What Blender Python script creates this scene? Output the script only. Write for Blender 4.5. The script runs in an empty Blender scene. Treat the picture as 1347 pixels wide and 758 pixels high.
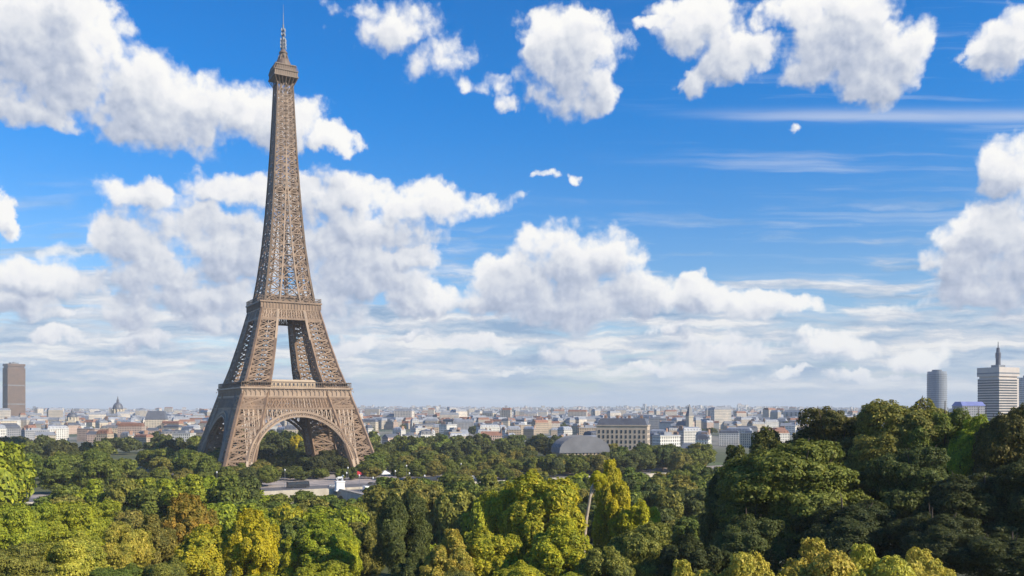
import bpy, bmesh, math, random
import numpy as np
from mathutils import Vector, Matrix

random.seed(7)
RNG = np.random.default_rng(11)
scene = bpy.context.scene
COL = scene.collection
R = math.radians

# ------------------------------------------------------------------ camera
CAM_H = 44.0
FOC = 1128.0            # focal length in photograph pixels (photo is 1347 x 758)
HOR = 541.0             # the photograph's row of the horizon
cam_d = bpy.data.cameras.new('camera')
cam = bpy.data.objects.new('camera', cam_d)
COL.objects.link(cam)
cam.location = (0, 0, CAM_H)
cam.rotation_euler = (R(90), 0, 0)
cam_d.sensor_width = 36.0
cam_d.lens = 36.0 * FOC / 1347.0
cam_d.shift_y = (HOR - 379.0) / 1347.0
cam_d.clip_start = 1.0
cam_d.clip_end = 60000.0
scene.camera = cam

# ------------------------------------------------------------------ sun, exposure
SUN_EL = R(33)
SUN_H = Vector((0.88, -0.475)).normalized()          # horizontal direction towards the sun: behind the camera's right shoulder
sun_dir = Vector((SUN_H.x * math.cos(SUN_EL), SUN_H.y * math.cos(SUN_EL), math.sin(SUN_EL)))
sd = bpy.data.lights.new('sun', 'SUN')
sd.energy = 5.0
sd.angle = R(0.53)
sd.color = (1.0, 0.88, 0.69)
sun = bpy.data.objects.new('sun', sd)
COL.objects.link(sun)
sun.rotation_euler = sun_dir.to_track_quat('Z', 'Y').to_euler()
sun.location = (300, -300, 400)
scene.view_settings.view_transform = 'Standard'
scene.view_settings.look = 'None'
scene.view_settings.gamma = 1.0
EXPO = 0.5
scene.view_settings.exposure = EXPO
scene.view_settings.use_curve_mapping = False
scene.render.engine = 'CYCLES'
scene.cycles.use_denoising = True
scene.cycles.max_bounces = 6
scene.cycles.diffuse_bounces = 3
scene.cycles.transmission_bounces = 3
scene.cycles.transparent_max_bounces = 6


# ------------------------------------------------------------------ node helper
class Nodes:
    def __init__(self, tree):
        self.t = tree

    def new(self, kind, **kw):
        n = self.t.nodes.new(kind)
        for k, v in kw.items():
            setattr(n, k, v)
        return n

    def put(self, sock, v):
        if v is None:
            return
        if isinstance(v, bpy.types.NodeSocket):
            self.t.links.new(v, sock)
        else:
            sock.default_value = v

    def m(self, op, a, b=None, c=None, clamp=False):
        n = self.new('ShaderNodeMath', operation=op, use_clamp=clamp)
        for i, v in enumerate((a, b, c)):
            self.put(n.inputs[i], v)
        return n.outputs[0]

    def v(self, op, a, b=None, c=None):
        n = self.new('ShaderNodeVectorMath', operation=op)
        for i, v in enumerate((a, b, c)):
            self.put(n.inputs[i], v)
        return n.outputs['Value'] if op in ('DOT_PRODUCT', 'LENGTH') else n.outputs[0]

    def xyz(self, x, y, z):
        n = self.new('ShaderNodeCombineXYZ')
        for i, v in enumerate((x, y, z)):
            self.put(n.inputs[i], v)
        return n.outputs[0]

    def sep(self, v):
        n = self.new('ShaderNodeSeparateXYZ')
        self.put(n.inputs[0], v)
        return n.outputs

    def noise(self, vec, scale, detail=4, rough=0.55, lac=2.0, color=False, dist=0.0, dims='3D'):
        n = self.new('ShaderNodeTexNoise', noise_dimensions=dims)
        self.put(n.inputs['Vector'], vec)
        n.inputs['Scale'].default_value = scale
        n.inputs['Detail'].default_value = detail
        n.inputs['Roughness'].default_value = rough
        n.inputs['Lacunarity'].default_value = lac
        n.inputs['Distortion'].default_value = dist
        return n.outputs['Color'] if color else n.outputs[0]

    def voronoi(self, vec, scale, detail=2.0, rough=0.5):
        n = self.new('ShaderNodeTexVoronoi', feature='SMOOTH_F1', voronoi_dimensions='2D')
        self.put(n.inputs['Vector'], vec)
        n.inputs['Scale'].default_value = scale
        n.inputs['Detail'].default_value = detail
        n.inputs['Roughness'].default_value = rough
        n.inputs['Smoothness'].default_value = 0.35
        return n.outputs['Distance']

    def step(self, x, lo, hi, a=0.0, b=1.0):
        n = self.new('ShaderNodeMapRange', interpolation_type='SMOOTHSTEP')
        for i, v in enumerate((x, lo, hi, a, b)):
            self.put(n.inputs[i], v)
        return n.outputs[0]

    def mix(self, f, a, b, blend='MIX'):
        n = self.new('ShaderNodeMix', data_type='RGBA', blend_type=blend)
        self.put(n.inputs['Factor'], f)
        for sock, v in ((n.inputs[6], a), (n.inputs[7], b)):
            if isinstance(v, (tuple, list)) and len(v) == 3:
                v = (*v, 1.0)
            self.put(sock, v)
        return n.outputs[2]

    def ramp(self, f, stops, mode='LINEAR'):
        n = self.new('ShaderNodeValToRGB')
        n.color_ramp.interpolation = mode
        e = n.color_ramp.elements
        while len(e) < len(stops):
            e.new(0.5)
        for el, (p, c) in zip(e, stops):
            el.position = p
            el.color = (*c, 1.0) if len(c) == 3 else c
        self.put(n.inputs[0], f)
        return n.outputs[0]


def lin(r, g, b):
    f = lambda c: (c / 255 / 12.92) if c / 255 <= 0.04045 else ((c / 255 + 0.055) / 1.055) ** 2.4
    return (f(r), f(g), f(b))


# ------------------------------------------------------------------ sky: Nishita and the clouds standing in it by compass bearing and height
# every cloud heap: bearing / elevation of its centre (written as photograph pixels, turned into angles here), half sizes, thinness
HEAPS = [
    # the big heap over the west
    (20, 60, 130, 112, 0), (100, 78, 95, 92, 0), (175, 125, 85, 75, 0), (235, 160, 85, 52, 0), (310, 148, 80, 52, 0), (375, 160, 60, 46, 0),
    (432, 188, 34, 24, .1), (40, 152, 70, 30, .1), (85, 10, 70, 50, 0), (-90, 60, 130, 110, 0),
    # the bank behind the tower
    (200, 262, 85, 36, .12), (320, 250, 95, 30, .12), (440, 258, 90, 40, .05), (560, 268, 85, 32, .05), (640, 264, 62, 22, .15), (150, 325, 55, 44, .0),
    (210, 352, 90, 44, .0), (300, 338, 95, 48, 0), (420, 325, 85, 55, 0), (480, 360, 95, 58, 0), (545, 337, 34, 24, 0), (560, 400, 66, 32, 0),
    (270, 395, 130, 34, .1), (400, 405, 130, 34, .05),
    # the heap right of it
    (740, 345, 92, 60, 0), (670, 378, 75, 52, 0), (800, 335, 64, 44, 0), (835, 388, 75, 42, 0), (760, 404, 125, 36, 0), (925, 398, 66, 32, 0),
    (995, 407, 72, 24, .0), (1044, 408, 38, 16, .1), (630, 396, 60, 28, .1), (925, 372, 28, 22, .1),
    # low heaps at the west
    (-5, 282, 24, 40, 0), (25, 358, 95, 28, 0), (75, 372, 62, 26, 0), (0, 395, 110, 24, .1),
    # the loose heaps along the top
    (745, 78, 78, 78, 0), (712, 62, 40, 50, .05), (785, 115, 38, 42, .05), (760, 35, 50, 30, 0), (520, 28, 104, 62, .4), (585, 82, 72, 52, .44),
    (480, 8, 70, 36, .42), (636, 108, 46, 22, .5), (668, 128, 30, 17, .55), (915, 30, 88, 50, .12), (970, 72, 64, 44, 0), (915, 108, 32, 27, .05), (848, 30, 30, 17, .25),
    (895, 10, 66, 22, .3), (1115, 58, 104, 76, .0), (1050, 12, 62, 34, .2), (1150, 102, 76, 50, 0), (1185, 68, 42, 54, .1), (1310, 58, 56, 50, .1),
    (1280, 72, 34, 28, .2), (1335, 20, 50, 34, .25), (1130, 0, 80, 40, 0),
    # the tower of cloud at the east
    (1335, 215, 46, 58, 0), (1300, 318, 78, 54, 0), (1345, 345, 90, 80, 0), (1275, 350, 62, 42, .05), (1310, 385, 90, 30, .1), (1420, 300, 100, 120, 0),
    # filling of the bank, and small heaps low down
    (300, 305, 210, 40, .2), (180, 405, 120, 26, .25), (350, 424, 240, 20, .3), (60, 335, 60, 22, .35), (480, 300, 120, 40, .1),
    (748, 462, 62, 20, .15), (640, 455, 60, 16, .3), (200, 445, 80, 18, .2), (60, 412, 90, 16, .25), (560, 446, 70, 11, .4), (940, 462, 80, 22, .2), (1090, 455, 80, 24, .2), (1200, 468, 74, 22, .2), (860, 486, 80, 12, .35), (1130, 492, 90, 12, .35), (90, 442, 70, 14, .4),
    (1190, 400, 90, 18, .45), (880, 440, 60, 10, .4), (450, 455, 90, 15, .25), (690, 490, 60, 8, .5), (30, 480, 60, 9, .5), (1040, 490, 70, 9, .5),
    # shreds
    (1038, 181, 15, 12, .35), (712, 232, 26, 11, .35), (742, 239, 15, 15, .38),
]


def sky_uv(px, py):
    dx, dz = (px - 673.5) / FOC, (HOR - py) / FOC
    return FOC * math.atan(dx), FOC * math.atan(dz / math.hypot(1, dx))


def heap_group():
    g = bpy.data.node_groups.new('cloud_heaps', 'ShaderNodeTree')
    g.interface.new_socket('P', in_out='INPUT', socket_type='NodeSocketVector')
    g.interface.new_socket('Q', in_out='INPUT', socket_type='NodeSocketVector')
    g.interface.new_socket('S', in_out='OUTPUT', socket_type='NodeSocketFloat')
    N = Nodes(g)
    gi = N.new('NodeGroupInput')
    go = N.new('NodeGroupOutput')
    P = gi.outputs['P']
    best = None
    for (px, py, rx, ry, thin) in HEAPS:
        u0, v0 = sky_uv(px, py)
        ru = (sky_uv(px + rx, py)[0] - sky_uv(px - rx, py)[0]) / 2
        rv = (sky_uv(px, py - ry)[1] - sky_uv(px, py + ry)[1]) / 2
        inv = (1 / ru, 1 / rv, 0)
        q = N.v('MULTIPLY_ADD', P, inv, (-u0 / ru, -v0 / rv, math.sqrt(thin)))
        d = N.v('DOT_PRODUCT', q, q)
        best = d if best is None else N.m('SMOOTH_MIN', best, d, 0.25)
    S = N.m('SUBTRACT', 1.0, best)
    N.put(go.inputs['S'], S)
    return g


def build_world():
    w = bpy.data.worlds.new('World')
    scene.world = w
    w.use_nodes = True
    t = w.node_tree
    t.nodes.clear()
    N = Nodes(t)
    out = N.new('ShaderNodeOutputWorld')
    bg = N.new('ShaderNodeBackground')
    sky = N.new('ShaderNodeTexSky', sky_type='NISHITA')
    sky.sun_disc = False
    sky.sun_elevation = SUN_EL
    sky.sun_rotation = math.atan2(SUN_H.x, SUN_H.y)
    sky.altitude = 100
    sky.air_density = 1.0
    sky.dust_density = 0.6
    sky.ozone_density = 2.5
    tc = N.new('ShaderNodeTexCoord')
    d = tc.outputs['Generated']
    x, y, z = N.sep(d)
    u = N.m('MULTIPLY', N.m('ARCTAN2', x, y), FOC)
    v = N.m('MULTIPLY', N.m('ARCSINE', z), FOC)
    P = N.xyz(u, v, 0.0)
    # finer billows towards the horizon, where the clouds are farther off
    # two turbulences push the heap edges about
    w1 = N.noise(P, 1 / 120, 3, 0.5, color=True, dims='2D')
    w2 = N.noise(P, 1 / 34, 5, 0.6, color=True, dims='2D')
    W = N.v('ADD', N.v('MULTIPLY_ADD', w1, (70, 46, 0), (-35, -23, 0)), N.v('MULTIPLY_ADD', w2, (40, 30, 0), (-20, -15, 0)))
    PW = N.v('ADD', P, W)
    grp = heap_group()

    def dens(off, fine=True):
        gn = N.new('ShaderNodeGroup')
        gn.node_tree = grp
        pp = N.v('ADD', PW, (*off, 0)) if off != (0, 0) else PW
        po = N.v('ADD', P, (*off, 0)) if off != (0, 0) else P
        t.links.new(pp, gn.inputs['P'])
        t.links.new(po, gn.inputs['Q'])
        if not fine:
            return N.m('ADD', N.m('MINIMUM', gn.outputs['S'], 0.95), 0.2)
        bil = N.voronoi(N.v('ADD', po, N.v('MULTIPLY_ADD', w2, (18, 18, 0), (-9, -9, 0))), 1 / 60, 3.0, 0.6)
        nz = N.noise(po, 1 / 30, 5, 0.56, dims='2D')
        k = N.m('ADD', N.m('MULTIPLY', N.m('SUBTRACT', 0.42, bil), 0.62), N.m('MULTIPLY', N.m('SUBTRACT', nz, 0.5), 0.75))
        return N.m('ADD', N.m('ADD', N.m('MINIMUM', gn.outputs['S'], 0.95), 0.24), k)

    d0 = dens((0, 0))
    d1 = dens((6, 8))
    d2 = dens((12, 20), False)
    d3 = dens((18, 44), False)
    a = N.step(d0, -0.06, 0.6)
    up = N.m('ADD', N.m('MULTIPLY', N.m('MAXIMUM', d1, 0.0), 0.32), N.m('ADD', N.m('MULTIPLY', N.m('MAXIMUM', d2, 0.0), 0.6), N.m('MULTIPLY', N.m('MAXIMUM', d3, 0.0), 1.0)))
    # self-shadow: how much cloud lies between this spot and the sun (up and to the right)
    T = N.m('POWER', 2.718, N.m('MULTIPLY', up, -1.0))
    relief = N.m('MULTIPLY', N.m('SUBTRACT', d0, d1), 0.34)
    L = N.m('ADD', N.m('MULTIPLY_ADD', T, 1.0, 0.06), relief, clamp=True)
    cloud = N.ramp(L, [(0.0, lin(156, 170, 196)), (0.16, lin(188, 197, 216)), (0.34, lin(221, 225, 233)), (0.58, lin(245, 245, 247)), (0.85, lin(255, 254, 251))])

    # blue: the Nishita sky pushed towards a polarised, saturated blue
    hs = N.new('ShaderNodeHueSaturation')
    N.put(hs.inputs['Color'], sky.outputs[0])
    hs.inputs['Saturation'].default_value = 1.2
    hs.inputs['Value'].default_value = 1.0
    tint = N.mix(N.step(v, 60, 420), lin(205, 212, 225), lin(58, 206, 252))
    base = N.v('MULTIPLY', hs.outputs[0], N.v('MULTIPLY', tint, (0.19, 0.19, 0.19)))
    # low layer cloud: long flat streaks near the horizon
    f = N.m('DIVIDE', 260.0, N.m('ADD', N.m('ABSOLUTE', v), 45.0))
    # layers that lie level above the land: bearing and slope instead of bearing and angle
    vq = N.m('MULTIPLY', N.m('DIVIDE', z, N.m('MAXIMUM', y, 0.2)), FOC)
    PQ = N.xyz(u, vq, 0.0)
    PS = N.v('MULTIPLY', PQ, (1 / 210, 1 / 22, 1))
    PS = N.v('ADD', PS, N.v('MULTIPLY_ADD', w1, (0.8, 1.2, 0), (-0.4, -0.6, 0)))
    s1 = N.noise(PS, 1.0, 6, 0.58, dims='2D')
    low = N.step(v, 215, 60, 0.0, 1.0)
    deck = N.m('MULTIPLY', N.step(N.m('ADD', s1, N.m('MULTIPLY_ADD', low, 0.3, -0.2)), 0.3, 0.56), N.step(v, 300, 120))
    PD = N.v('MULTIPLY', N.v('ADD', PQ, N.v('MULTIPLY_ADD', w2, (26, 10, 0), (-13, -5, 0))), (1 / 120, 1 / 19, 1))
    s2 = N.noise(N.v('ADD', PD, (3.3, 7.7, 0)), 1.0, 6, 0.6, dims='2D')
    deckcol = N.ramp(N.m('ADD', s2, 0.0), [(0.3, lin(138, 168, 202)), (0.44, lin(182, 200, 220)), (0.54, lin(216, 220, 228)), (0.65, lin(252, 249, 245))])
    # thin high streaks at the east
    PC = N.v('MULTIPLY', N.v('ADD', PQ, N.v('MULTIPLY_ADD', w1, (60, 12, 0), (-30, -6, 0))), (1 / 500, 1 / 22, 1))
    s3 = N.noise(PC, 1.0, 5, 0.6, dims='2D')
    east = N.step(u, 40, 420)
    cir = N.m('MULTIPLY', N.m('MULTIPLY', N.step(s3, 0.5, 0.82), east), 0.4)
    band = N.m('MULTIPLY', N.m('POWER', 2.718, N.m('MULTIPLY', N.m('POWER', N.m('DIVIDE', N.m('SUBTRACT', N.m('MULTIPLY_ADD', N.m('SUBTRACT', s3, 0.5), 14.0, vq), 389.0), 8.0), 2.0), -1.0)), N.m('MULTIPLY', N.step(u, 150, 420), 0.5))
    cir = N.m('MAXIMUM', cir, N.m('MULTIPLY', band, N.step(s3, 0.2, 0.6)))
    c0 = N.mix(cir, base, lin(225, 230, 240))
    c1 = N.mix(N.m('MULTIPLY', deck, 0.92), c0, deckcol)
    c2 = N.mix(a, c1, cloud)
    # milky air just over the roofs
    hz = N.step(v, 62, -12, 0.0, 0.55)
    c3 = N.mix(hz, c2, lin(174, 197, 217))
    N.put(bg.inputs['Color'], c3)
    bg.inputs['Strength'].default_value = 2 ** -EXPO
    t.links.new(bg.outputs[0], out.inputs['Surface'])
    w.cycles.sampling_method = 'MANUAL'
    w.cycles.sample_map_resolution = 256


build_world()


# ------------------------------------------------------------------ building helpers
def tag(o, label=None, cat=None, group=None, kind=None):
    if label:
        o['label'] = label
    if cat:
        o['category'] = cat
    if group:
        o['group'] = group
    if kind:
        o['kind'] = kind
    return o


def empty(name, loc=(0, 0, 0), rz=0.0, scale=(1, 1, 1)):
    o = bpy.data.objects.new(name, None)
    COL.objects.link(o)
    o.location = loc
    o.rotation_euler = (0, 0, rz)
    o.scale = scale
    o.empty_display_size = 1.0
    return o


def link(name, mesh, parent=None):
    o = bpy.data.objects.new(name, mesh)
    COL.objects.link(o)
    o.parent = parent
    return o


def copy_tree(o, parent=None):
    c = o.copy()
    COL.objects.link(c)
    c.parent = parent
    for ch in o.children:
        copy_tree(ch, c)
    return c


class MB:
    """collects quads, boxes, bars and lathes of one part; build() links them as one mesh object"""

    def __init__(self):
        self.v, self.f, self.mi = [], [], []
        self.m = 0

    def add(self, verts, faces):
        b = len(self.v)
        self.v.extend([tuple(p) for p in verts])
        for f in faces:
            self.f.append(tuple(b + i for i in f))
            self.mi.append(self.m)

    def box(self, x0, x1, y0, y1, z0, z1):
        self.add([(x0, y0, z0), (x1, y0, z0), (x1, y1, z0), (x0, y1, z0), (x0, y0, z1), (x1, y0, z1), (x1, y1, z1), (x0, y1, z1)],
                 [(0, 3, 2, 1), (4, 5, 6, 7), (0, 1, 5, 4), (1, 2, 6, 5), (2, 3, 7, 6), (3, 0, 4, 7)])

    def frustum(self, x0, x1, y0, y1, z0, z1, inset, insety=None):
        i = inset
        j = inset if insety is None else insety
        self.add([(x0, y0, z0), (x1, y0, z0), (x1, y1, z0), (x0, y1, z0), (x0 + i, y0 + j, z1), (x1 - i, y0 + j, z1), (x1 - i, y1 - j, z1), (x0 + i, y1 - j, z1)],
                 [(0, 3, 2, 1), (4, 5, 6, 7), (0, 1, 5, 4), (1, 2, 6, 5), (2, 3, 7, 6), (3, 0, 4, 7)])

    def bar(self, p, q, w, h=None):
        p, q = Vector(p), Vector(q)
        h = w if h is None else h
        d = q - p
        if d.length < 1e-6:
            return
        d.normalize()
        up = Vector((0, 0, 1)) if abs(d.z) < 0.95 else Vector((0, 1, 0))
        s = d.cross(up).normalized() * (w / 2)
        t = s.cross(d).normalized() * (h / 2)
        self.add([p - s - t, p + s - t, p + s + t, p - s + t, q - s - t, q + s - t, q + s + t, q - s + t],
                 [(0, 3, 2, 1), (4, 5, 6, 7), (0, 1, 5, 4), (1, 2, 6, 5), (2, 3, 7, 6), (3, 0, 4, 7)])

    def lathe(self, prof, n=16, c=(0, 0, 0)):
        vs, fs = [], []
        for (r, z) in prof:
            for k in range(n):
                a = 2 * math.pi * k / n
                vs.append((c[0] + r * math.cos(a), c[1] + r * math.sin(a), c[2] + z))
        for i in range(len(prof) - 1):
            for k in range(n):
                k2 = (k + 1) % n
                fs.append((i * n + k, i * n + k2, (i + 1) * n + k2, (i + 1) * n + k))
        fs.append(tuple(range(n))[::-1])
        fs.append(tuple((len(prof) - 1) * n + k for k in range(n)))
        self.add(vs, fs)

    def tube(self, pts, radii, n=8):
        vs, fs = [], []
        pts = [Vector(p) for p in pts]
        for i, p in enumerate(pts):
            d = (pts[min(i + 1, len(pts) - 1)] - pts[max(i - 1, 0)]).normalized()
            a = d.orthogonal().normalized()
            b = d.cross(a)
            for k in range(n):
                t = 2 * math.pi * k / n
                vs.append(p + (a * math.cos(t) + b * math.sin(t)) * radii[i])
        for i in range(len(pts) - 1):
            for k in range(n):
                k2 = (k + 1) % n
                fs.append((i * n + k, i * n + k2, (i + 1) * n + k2, (i + 1) * n + k))
        fs.append(tuple(range(n))[::-1])
        fs.append(tuple((len(pts) - 1) * n + k for k in range(n)))
        self.add(vs, fs)

    def mesh(self, name, *mats):
        me = bpy.data.meshes.new(name)
        me.from_pydata(self.v, [], self.f)
        for m in mats:
            me.materials.append(m)
        if len(mats) > 1:
            me.polygons.foreach_set('material_index', self.mi)
        me.update()
        return me

    def build(self, name, mat, parent=None):
        mats = mat if isinstance(mat, (list, tuple)) else [mat]
        return link(name, self.mesh(name, *mats), parent)


# ------------------------------------------------------------------ materials
def mat(name):
    m = bpy.data.materials.new(name)
    m.use_nodes = True
    t = m.node_tree
    b = t.nodes['Principled BSDF']
    return m, Nodes(t), b


def plain(name, c, c2=None, rough=0.7, scale=0.5, metal=0.0, bump=0.0, rnd=0.0):
    """two close tones broken up by noise, with per-object variation"""
    m, N, b = mat(name)
    tc = N.new('ShaderNodeTexCoord')
    n = N.noise(tc.outputs['Object'], scale, 5, 0.6)
    c2 = c2 or tuple(x * 0.72 for x in c)
    col = N.mix(N.step(n, 0.3, 0.7), c, c2)
    if rnd:
        oi = N.new('ShaderNodeObjectInfo')
        hs = N.new('ShaderNodeHueSaturation')
        N.put(hs.inputs['Color'], col)
        N.put(hs.inputs['Value'], N.m('MULTIPLY_ADD', oi.outputs['Random'], 2 * rnd, 1 - rnd))
        col = hs.outputs[0]
    N.put(b.inputs['Base Color'], col)
    b.inputs['Roughness'].default_value = rough
    b.inputs['Metallic'].default_value = metal
    if bump:
        bp = N.new('ShaderNodeBump')
        bp.inputs['Strength'].default_value = bump
        bp.inputs['Distance'].default_value = 0.1
        N.put(bp.inputs['Height'], n)
        N.put(b.inputs['Normal'], bp.outputs[0])
    return m


def foliage_mat(name, c, c2, c3, trans=0.35):
    m, N, b = mat(name)
    tc = N.new('ShaderNodeTexCoord')
    geo = N.new('ShaderNodeNewGeometry')
    oi = N.new('ShaderNodeObjectInfo')
    n1 = N.noise(tc.outputs['Object'], 0.22, 3, 0.6)
    col = N.mix(N.step(n1, 0.36, 0.64), c, c2)
    n2 = N.noise(tc.outputs['Object'], 0.5, 2, 0.5)
    gry = tuple(0.5 * a_ + 0.5 * b_ for a_, b_ in zip(c2, (0.09, 0.1, 0.04)))
    col = N.mix(N.m('MULTIPLY', N.step(n2, 0.5, 0.66), 0.65), col, gry)
    rp = geo.outputs['Random Per Island']
    col = N.mix(N.m('MULTIPLY', N.step(rp, 0.6, 1.0), 0.75), col, c3)
    hs = N.new('ShaderNodeHueSaturation')
    N.put(hs.inputs['Color'], col)
    N.put(hs.inputs['Hue'], N.m('MULTIPLY_ADD', oi.outputs['Random'], 0.03, 0.485))
    N.put(hs.inputs['Value'], N.m('MULTIPLY_ADD', N.m('FRACT', N.m('MULTIPLY', rp, 7.31)), 0.5, 0.75))
    N.put(b.inputs['Base Color'], hs.outputs[0])
    b.inputs['Roughness'].default_value = 0.6
    b.inputs['Specular IOR Level'].default_value = 0.25
    tr = N.new('ShaderNodeBsdfTranslucent')
    N.put(tr.inputs['Color'], hs.outputs[0])
    mx = N.new('ShaderNodeMixShader')
    mx.inputs[0].default_value = trans
    N.t.links.new(b.outputs[0], mx.inputs[1])
    N.t.links.new(tr.outputs[0], mx.inputs[2])
    N.t.links.new(mx.outputs[0], N.t.nodes['Material Output'].inputs['Surface'])
    return m


def facade_mat(name, wall, wall2, glass=(0.05, 0.06, 0.08), floor_h=3.2, bay=2.6, rnd=0.15, fill=0.42, island=False):
    """rendered walls with rows of dark windows, floor by floor"""
    m, N, b = mat(name)
    tc = N.new('ShaderNodeTexCoord')
    x, y, z = N.sep(tc.outputs['Object'])
    h = N.m('FRACT', N.m('DIVIDE', N.m('ADD', x, y), bay))
    f = N.m('FRACT', N.m('DIVIDE', z, floor_h))
    wx = N.m('LESS_THAN', N.m('ABSOLUTE', N.m('SUBTRACT', h, 0.5)), fill / 2)
    wz = N.m('LESS_THAN', N.m('ABSOLUTE', N.m('SUBTRACT', f, 0.5)), 0.3)
    geo = N.new('ShaderNodeNewGeometry')
    nz = N.sep(geo.outputs['Normal'])[2]
    side = N.m('LESS_THAN', N.m('ABSOLUTE', nz), 0.4)
    win = N.m('MULTIPLY', N.m('MULTIPLY', wx, wz), side)
    n = N.noise(tc.outputs['Object'], 0.12, 4, 0.6)
    col = N.mix(N.step(n, 0.3, 0.7), wall, wall2)
    hs = N.new('ShaderNodeHueSaturation')
    N.put(hs.inputs['Color'], col)
    r = geo.outputs['Random Per Island'] if island else N.new('ShaderNodeObjectInfo').outputs['Random']
    N.put(hs.inputs['Value'], N.m('MULTIPLY_ADD', r, 2 * rnd, 1 - rnd))
    N.put(b.inputs['Base Color'], N.mix(win, hs.outputs[0], glass))
    N.put(b.inputs['Roughness'], N.m('MULTIPLY_ADD', win, -0.6, 0.85))
    return m


M = {}
M['iron'] = plain('tower_paint', (0.285, 0.186, 0.12), (0.185, 0.122, 0.083), 0.55, 0.15)
M['iron_trim'] = plain('tower_paint_trim', (0.385, 0.275, 0.19), (0.29, 0.205, 0.145), 0.55, 0.15)
M['iron_dark'] = plain('tower_paint_weathered', (0.17, 0.115, 0.085), (0.12, 0.085, 0.06), 0.6, 0.2)
M['stone'] = plain('pale_limestone', (0.5, 0.44, 0.35), (0.38, 0.33, 0.26), 0.85, 0.3, bump=0.2)
M['pave'] = plain('pale_paving', (0.42, 0.35, 0.31), (0.2, 0.175, 0.17), 0.9, 0.16)
M['asphalt'] = plain('asphalt', (0.14, 0.13, 0.135), (0.1, 0.095, 0.1), 0.9, 0.2)
M['bark'] = plain('bark', (0.12, 0.085, 0.06), (0.06, 0.045, 0.035), 0.9, 1.2, bump=0.4)
M['pale_bark'] = plain('pale_bark', (0.52, 0.42, 0.33), (0.32, 0.27, 0.2), 0.85, 1.0)
M['zinc'] = plain('zinc_roof', (0.28, 0.29, 0.32), (0.2, 0.21, 0.24), 0.5, 0.2, rnd=0.25)
M['slate'] = plain('dark_slate_roof', (0.1, 0.105, 0.125), (0.07, 0.073, 0.09), 0.5, 0.2, rnd=0.2)
M['terracotta'] = plain('clay_tile_roof', (0.27, 0.13, 0.085), (0.2, 0.1, 0.07), 0.8, 0.3, rnd=0.2)
M['chimney'] = plain('chimney_brick', (0.36, 0.22, 0.16), (0.27, 0.17, 0.12), 0.9, 0.6)
M['glass'] = plain('dark_glazing', (0.035, 0.045, 0.06), (0.05, 0.06, 0.075), 0.15, 0.05)
M['white'] = plain('white_paint', (0.78, 0.77, 0.74), (0.66, 0.65, 0.63), 0.6, 0.3)
M['rubber'] = plain('tyre_rubber', (0.025, 0.025, 0.025), (0.02, 0.02, 0.02), 0.9, 2)
M['metal_grey'] = plain('grey_metal', (0.2, 0.21, 0.23), (0.14, 0.15, 0.17), 0.45, 0.4)

M['w_white'] = facade_mat('white_render', (0.66, 0.63, 0.58), (0.55, 0.52, 0.47))
M['w_cream'] = facade_mat('cream_stone', (0.58, 0.49, 0.37), (0.46, 0.39, 0.3))
M['w_tan'] = facade_mat('tan_stone', (0.45, 0.35, 0.25), (0.36, 0.28, 0.2))
M['w_rose'] = facade_mat('rose_render', (0.5, 0.36, 0.29), (0.42, 0.31, 0.25))
M['w_grey'] = facade_mat('grey_concrete', (0.33, 0.32, 0.33), (0.26, 0.26, 0.27))
M['w_far'] = facade_mat('far_housefronts', (0.55, 0.47, 0.38), (0.42, 0.38, 0.33), rnd=0.4, island=True)

FOL = {
    'yellowgreen': foliage_mat('yellow_green_leaves', (0.524, 0.499, 0.034), (0.292, 0.333, 0.030), (0.770, 0.636, 0.041)),
    'yellow': foliage_mat('yellow_leaves', (0.560, 0.490, 0.020), (0.400, 0.380, 0.020), (0.720, 0.600, 0.040)),
    'gold': foliage_mat('rusty_gold_leaves', (0.398, 0.246, 0.035), (0.257, 0.222, 0.035), (0.515, 0.316, 0.047)),
    'lime': foliage_mat('bright_green_leaves', (0.371, 0.405, 0.032), (0.222, 0.270, 0.026), (0.556, 0.524, 0.038)),
    'olive': foliage_mat('olive_leaves', (0.282, 0.257, 0.046), (0.160, 0.172, 0.037), (0.471, 0.395, 0.079)),
    'green': foliage_mat('mid_green_leaves', (0.180, 0.222, 0.038), (0.116, 0.153, 0.029), (0.295, 0.308, 0.045)),
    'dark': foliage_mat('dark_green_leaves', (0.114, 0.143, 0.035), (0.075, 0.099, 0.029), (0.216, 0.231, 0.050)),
    'shade': foliage_mat('shade_darkened_leaves', (0.084, 0.095, 0.028), (0.055, 0.068, 0.022), (0.149, 0.148, 0.038)),  # darker leaf copy: shade of the dark clump put into the colour
    'bronze': foliage_mat('bronze_green_leaves', (0.160, 0.146, 0.030), (0.090, 0.098, 0.024), (0.278, 0.234, 0.045)),
    'tips': foliage_mat('yellow_tipped_leaves', (0.505, 0.433, 0.054), (0.307, 0.308, 0.043), (0.796, 0.643, 0.129)),
}


# ------------------------------------------------------------------ the lie of the land
TOWER = Vector((-160.0, 600.0, 0.0))
PHI = R(30)
AX = Vector((math.sin(PHI), -math.cos(PHI), 0))      # from the tower across the river towards the hill
RV = Vector((math.cos(PHI), math.sin(PHI), 0))       # along the river


def sm(x, a, b):
    t = np.clip((np.asarray(x, float) - a) / (b - a), 0, 1)
    return t * t * (3 - 2 * t)


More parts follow.
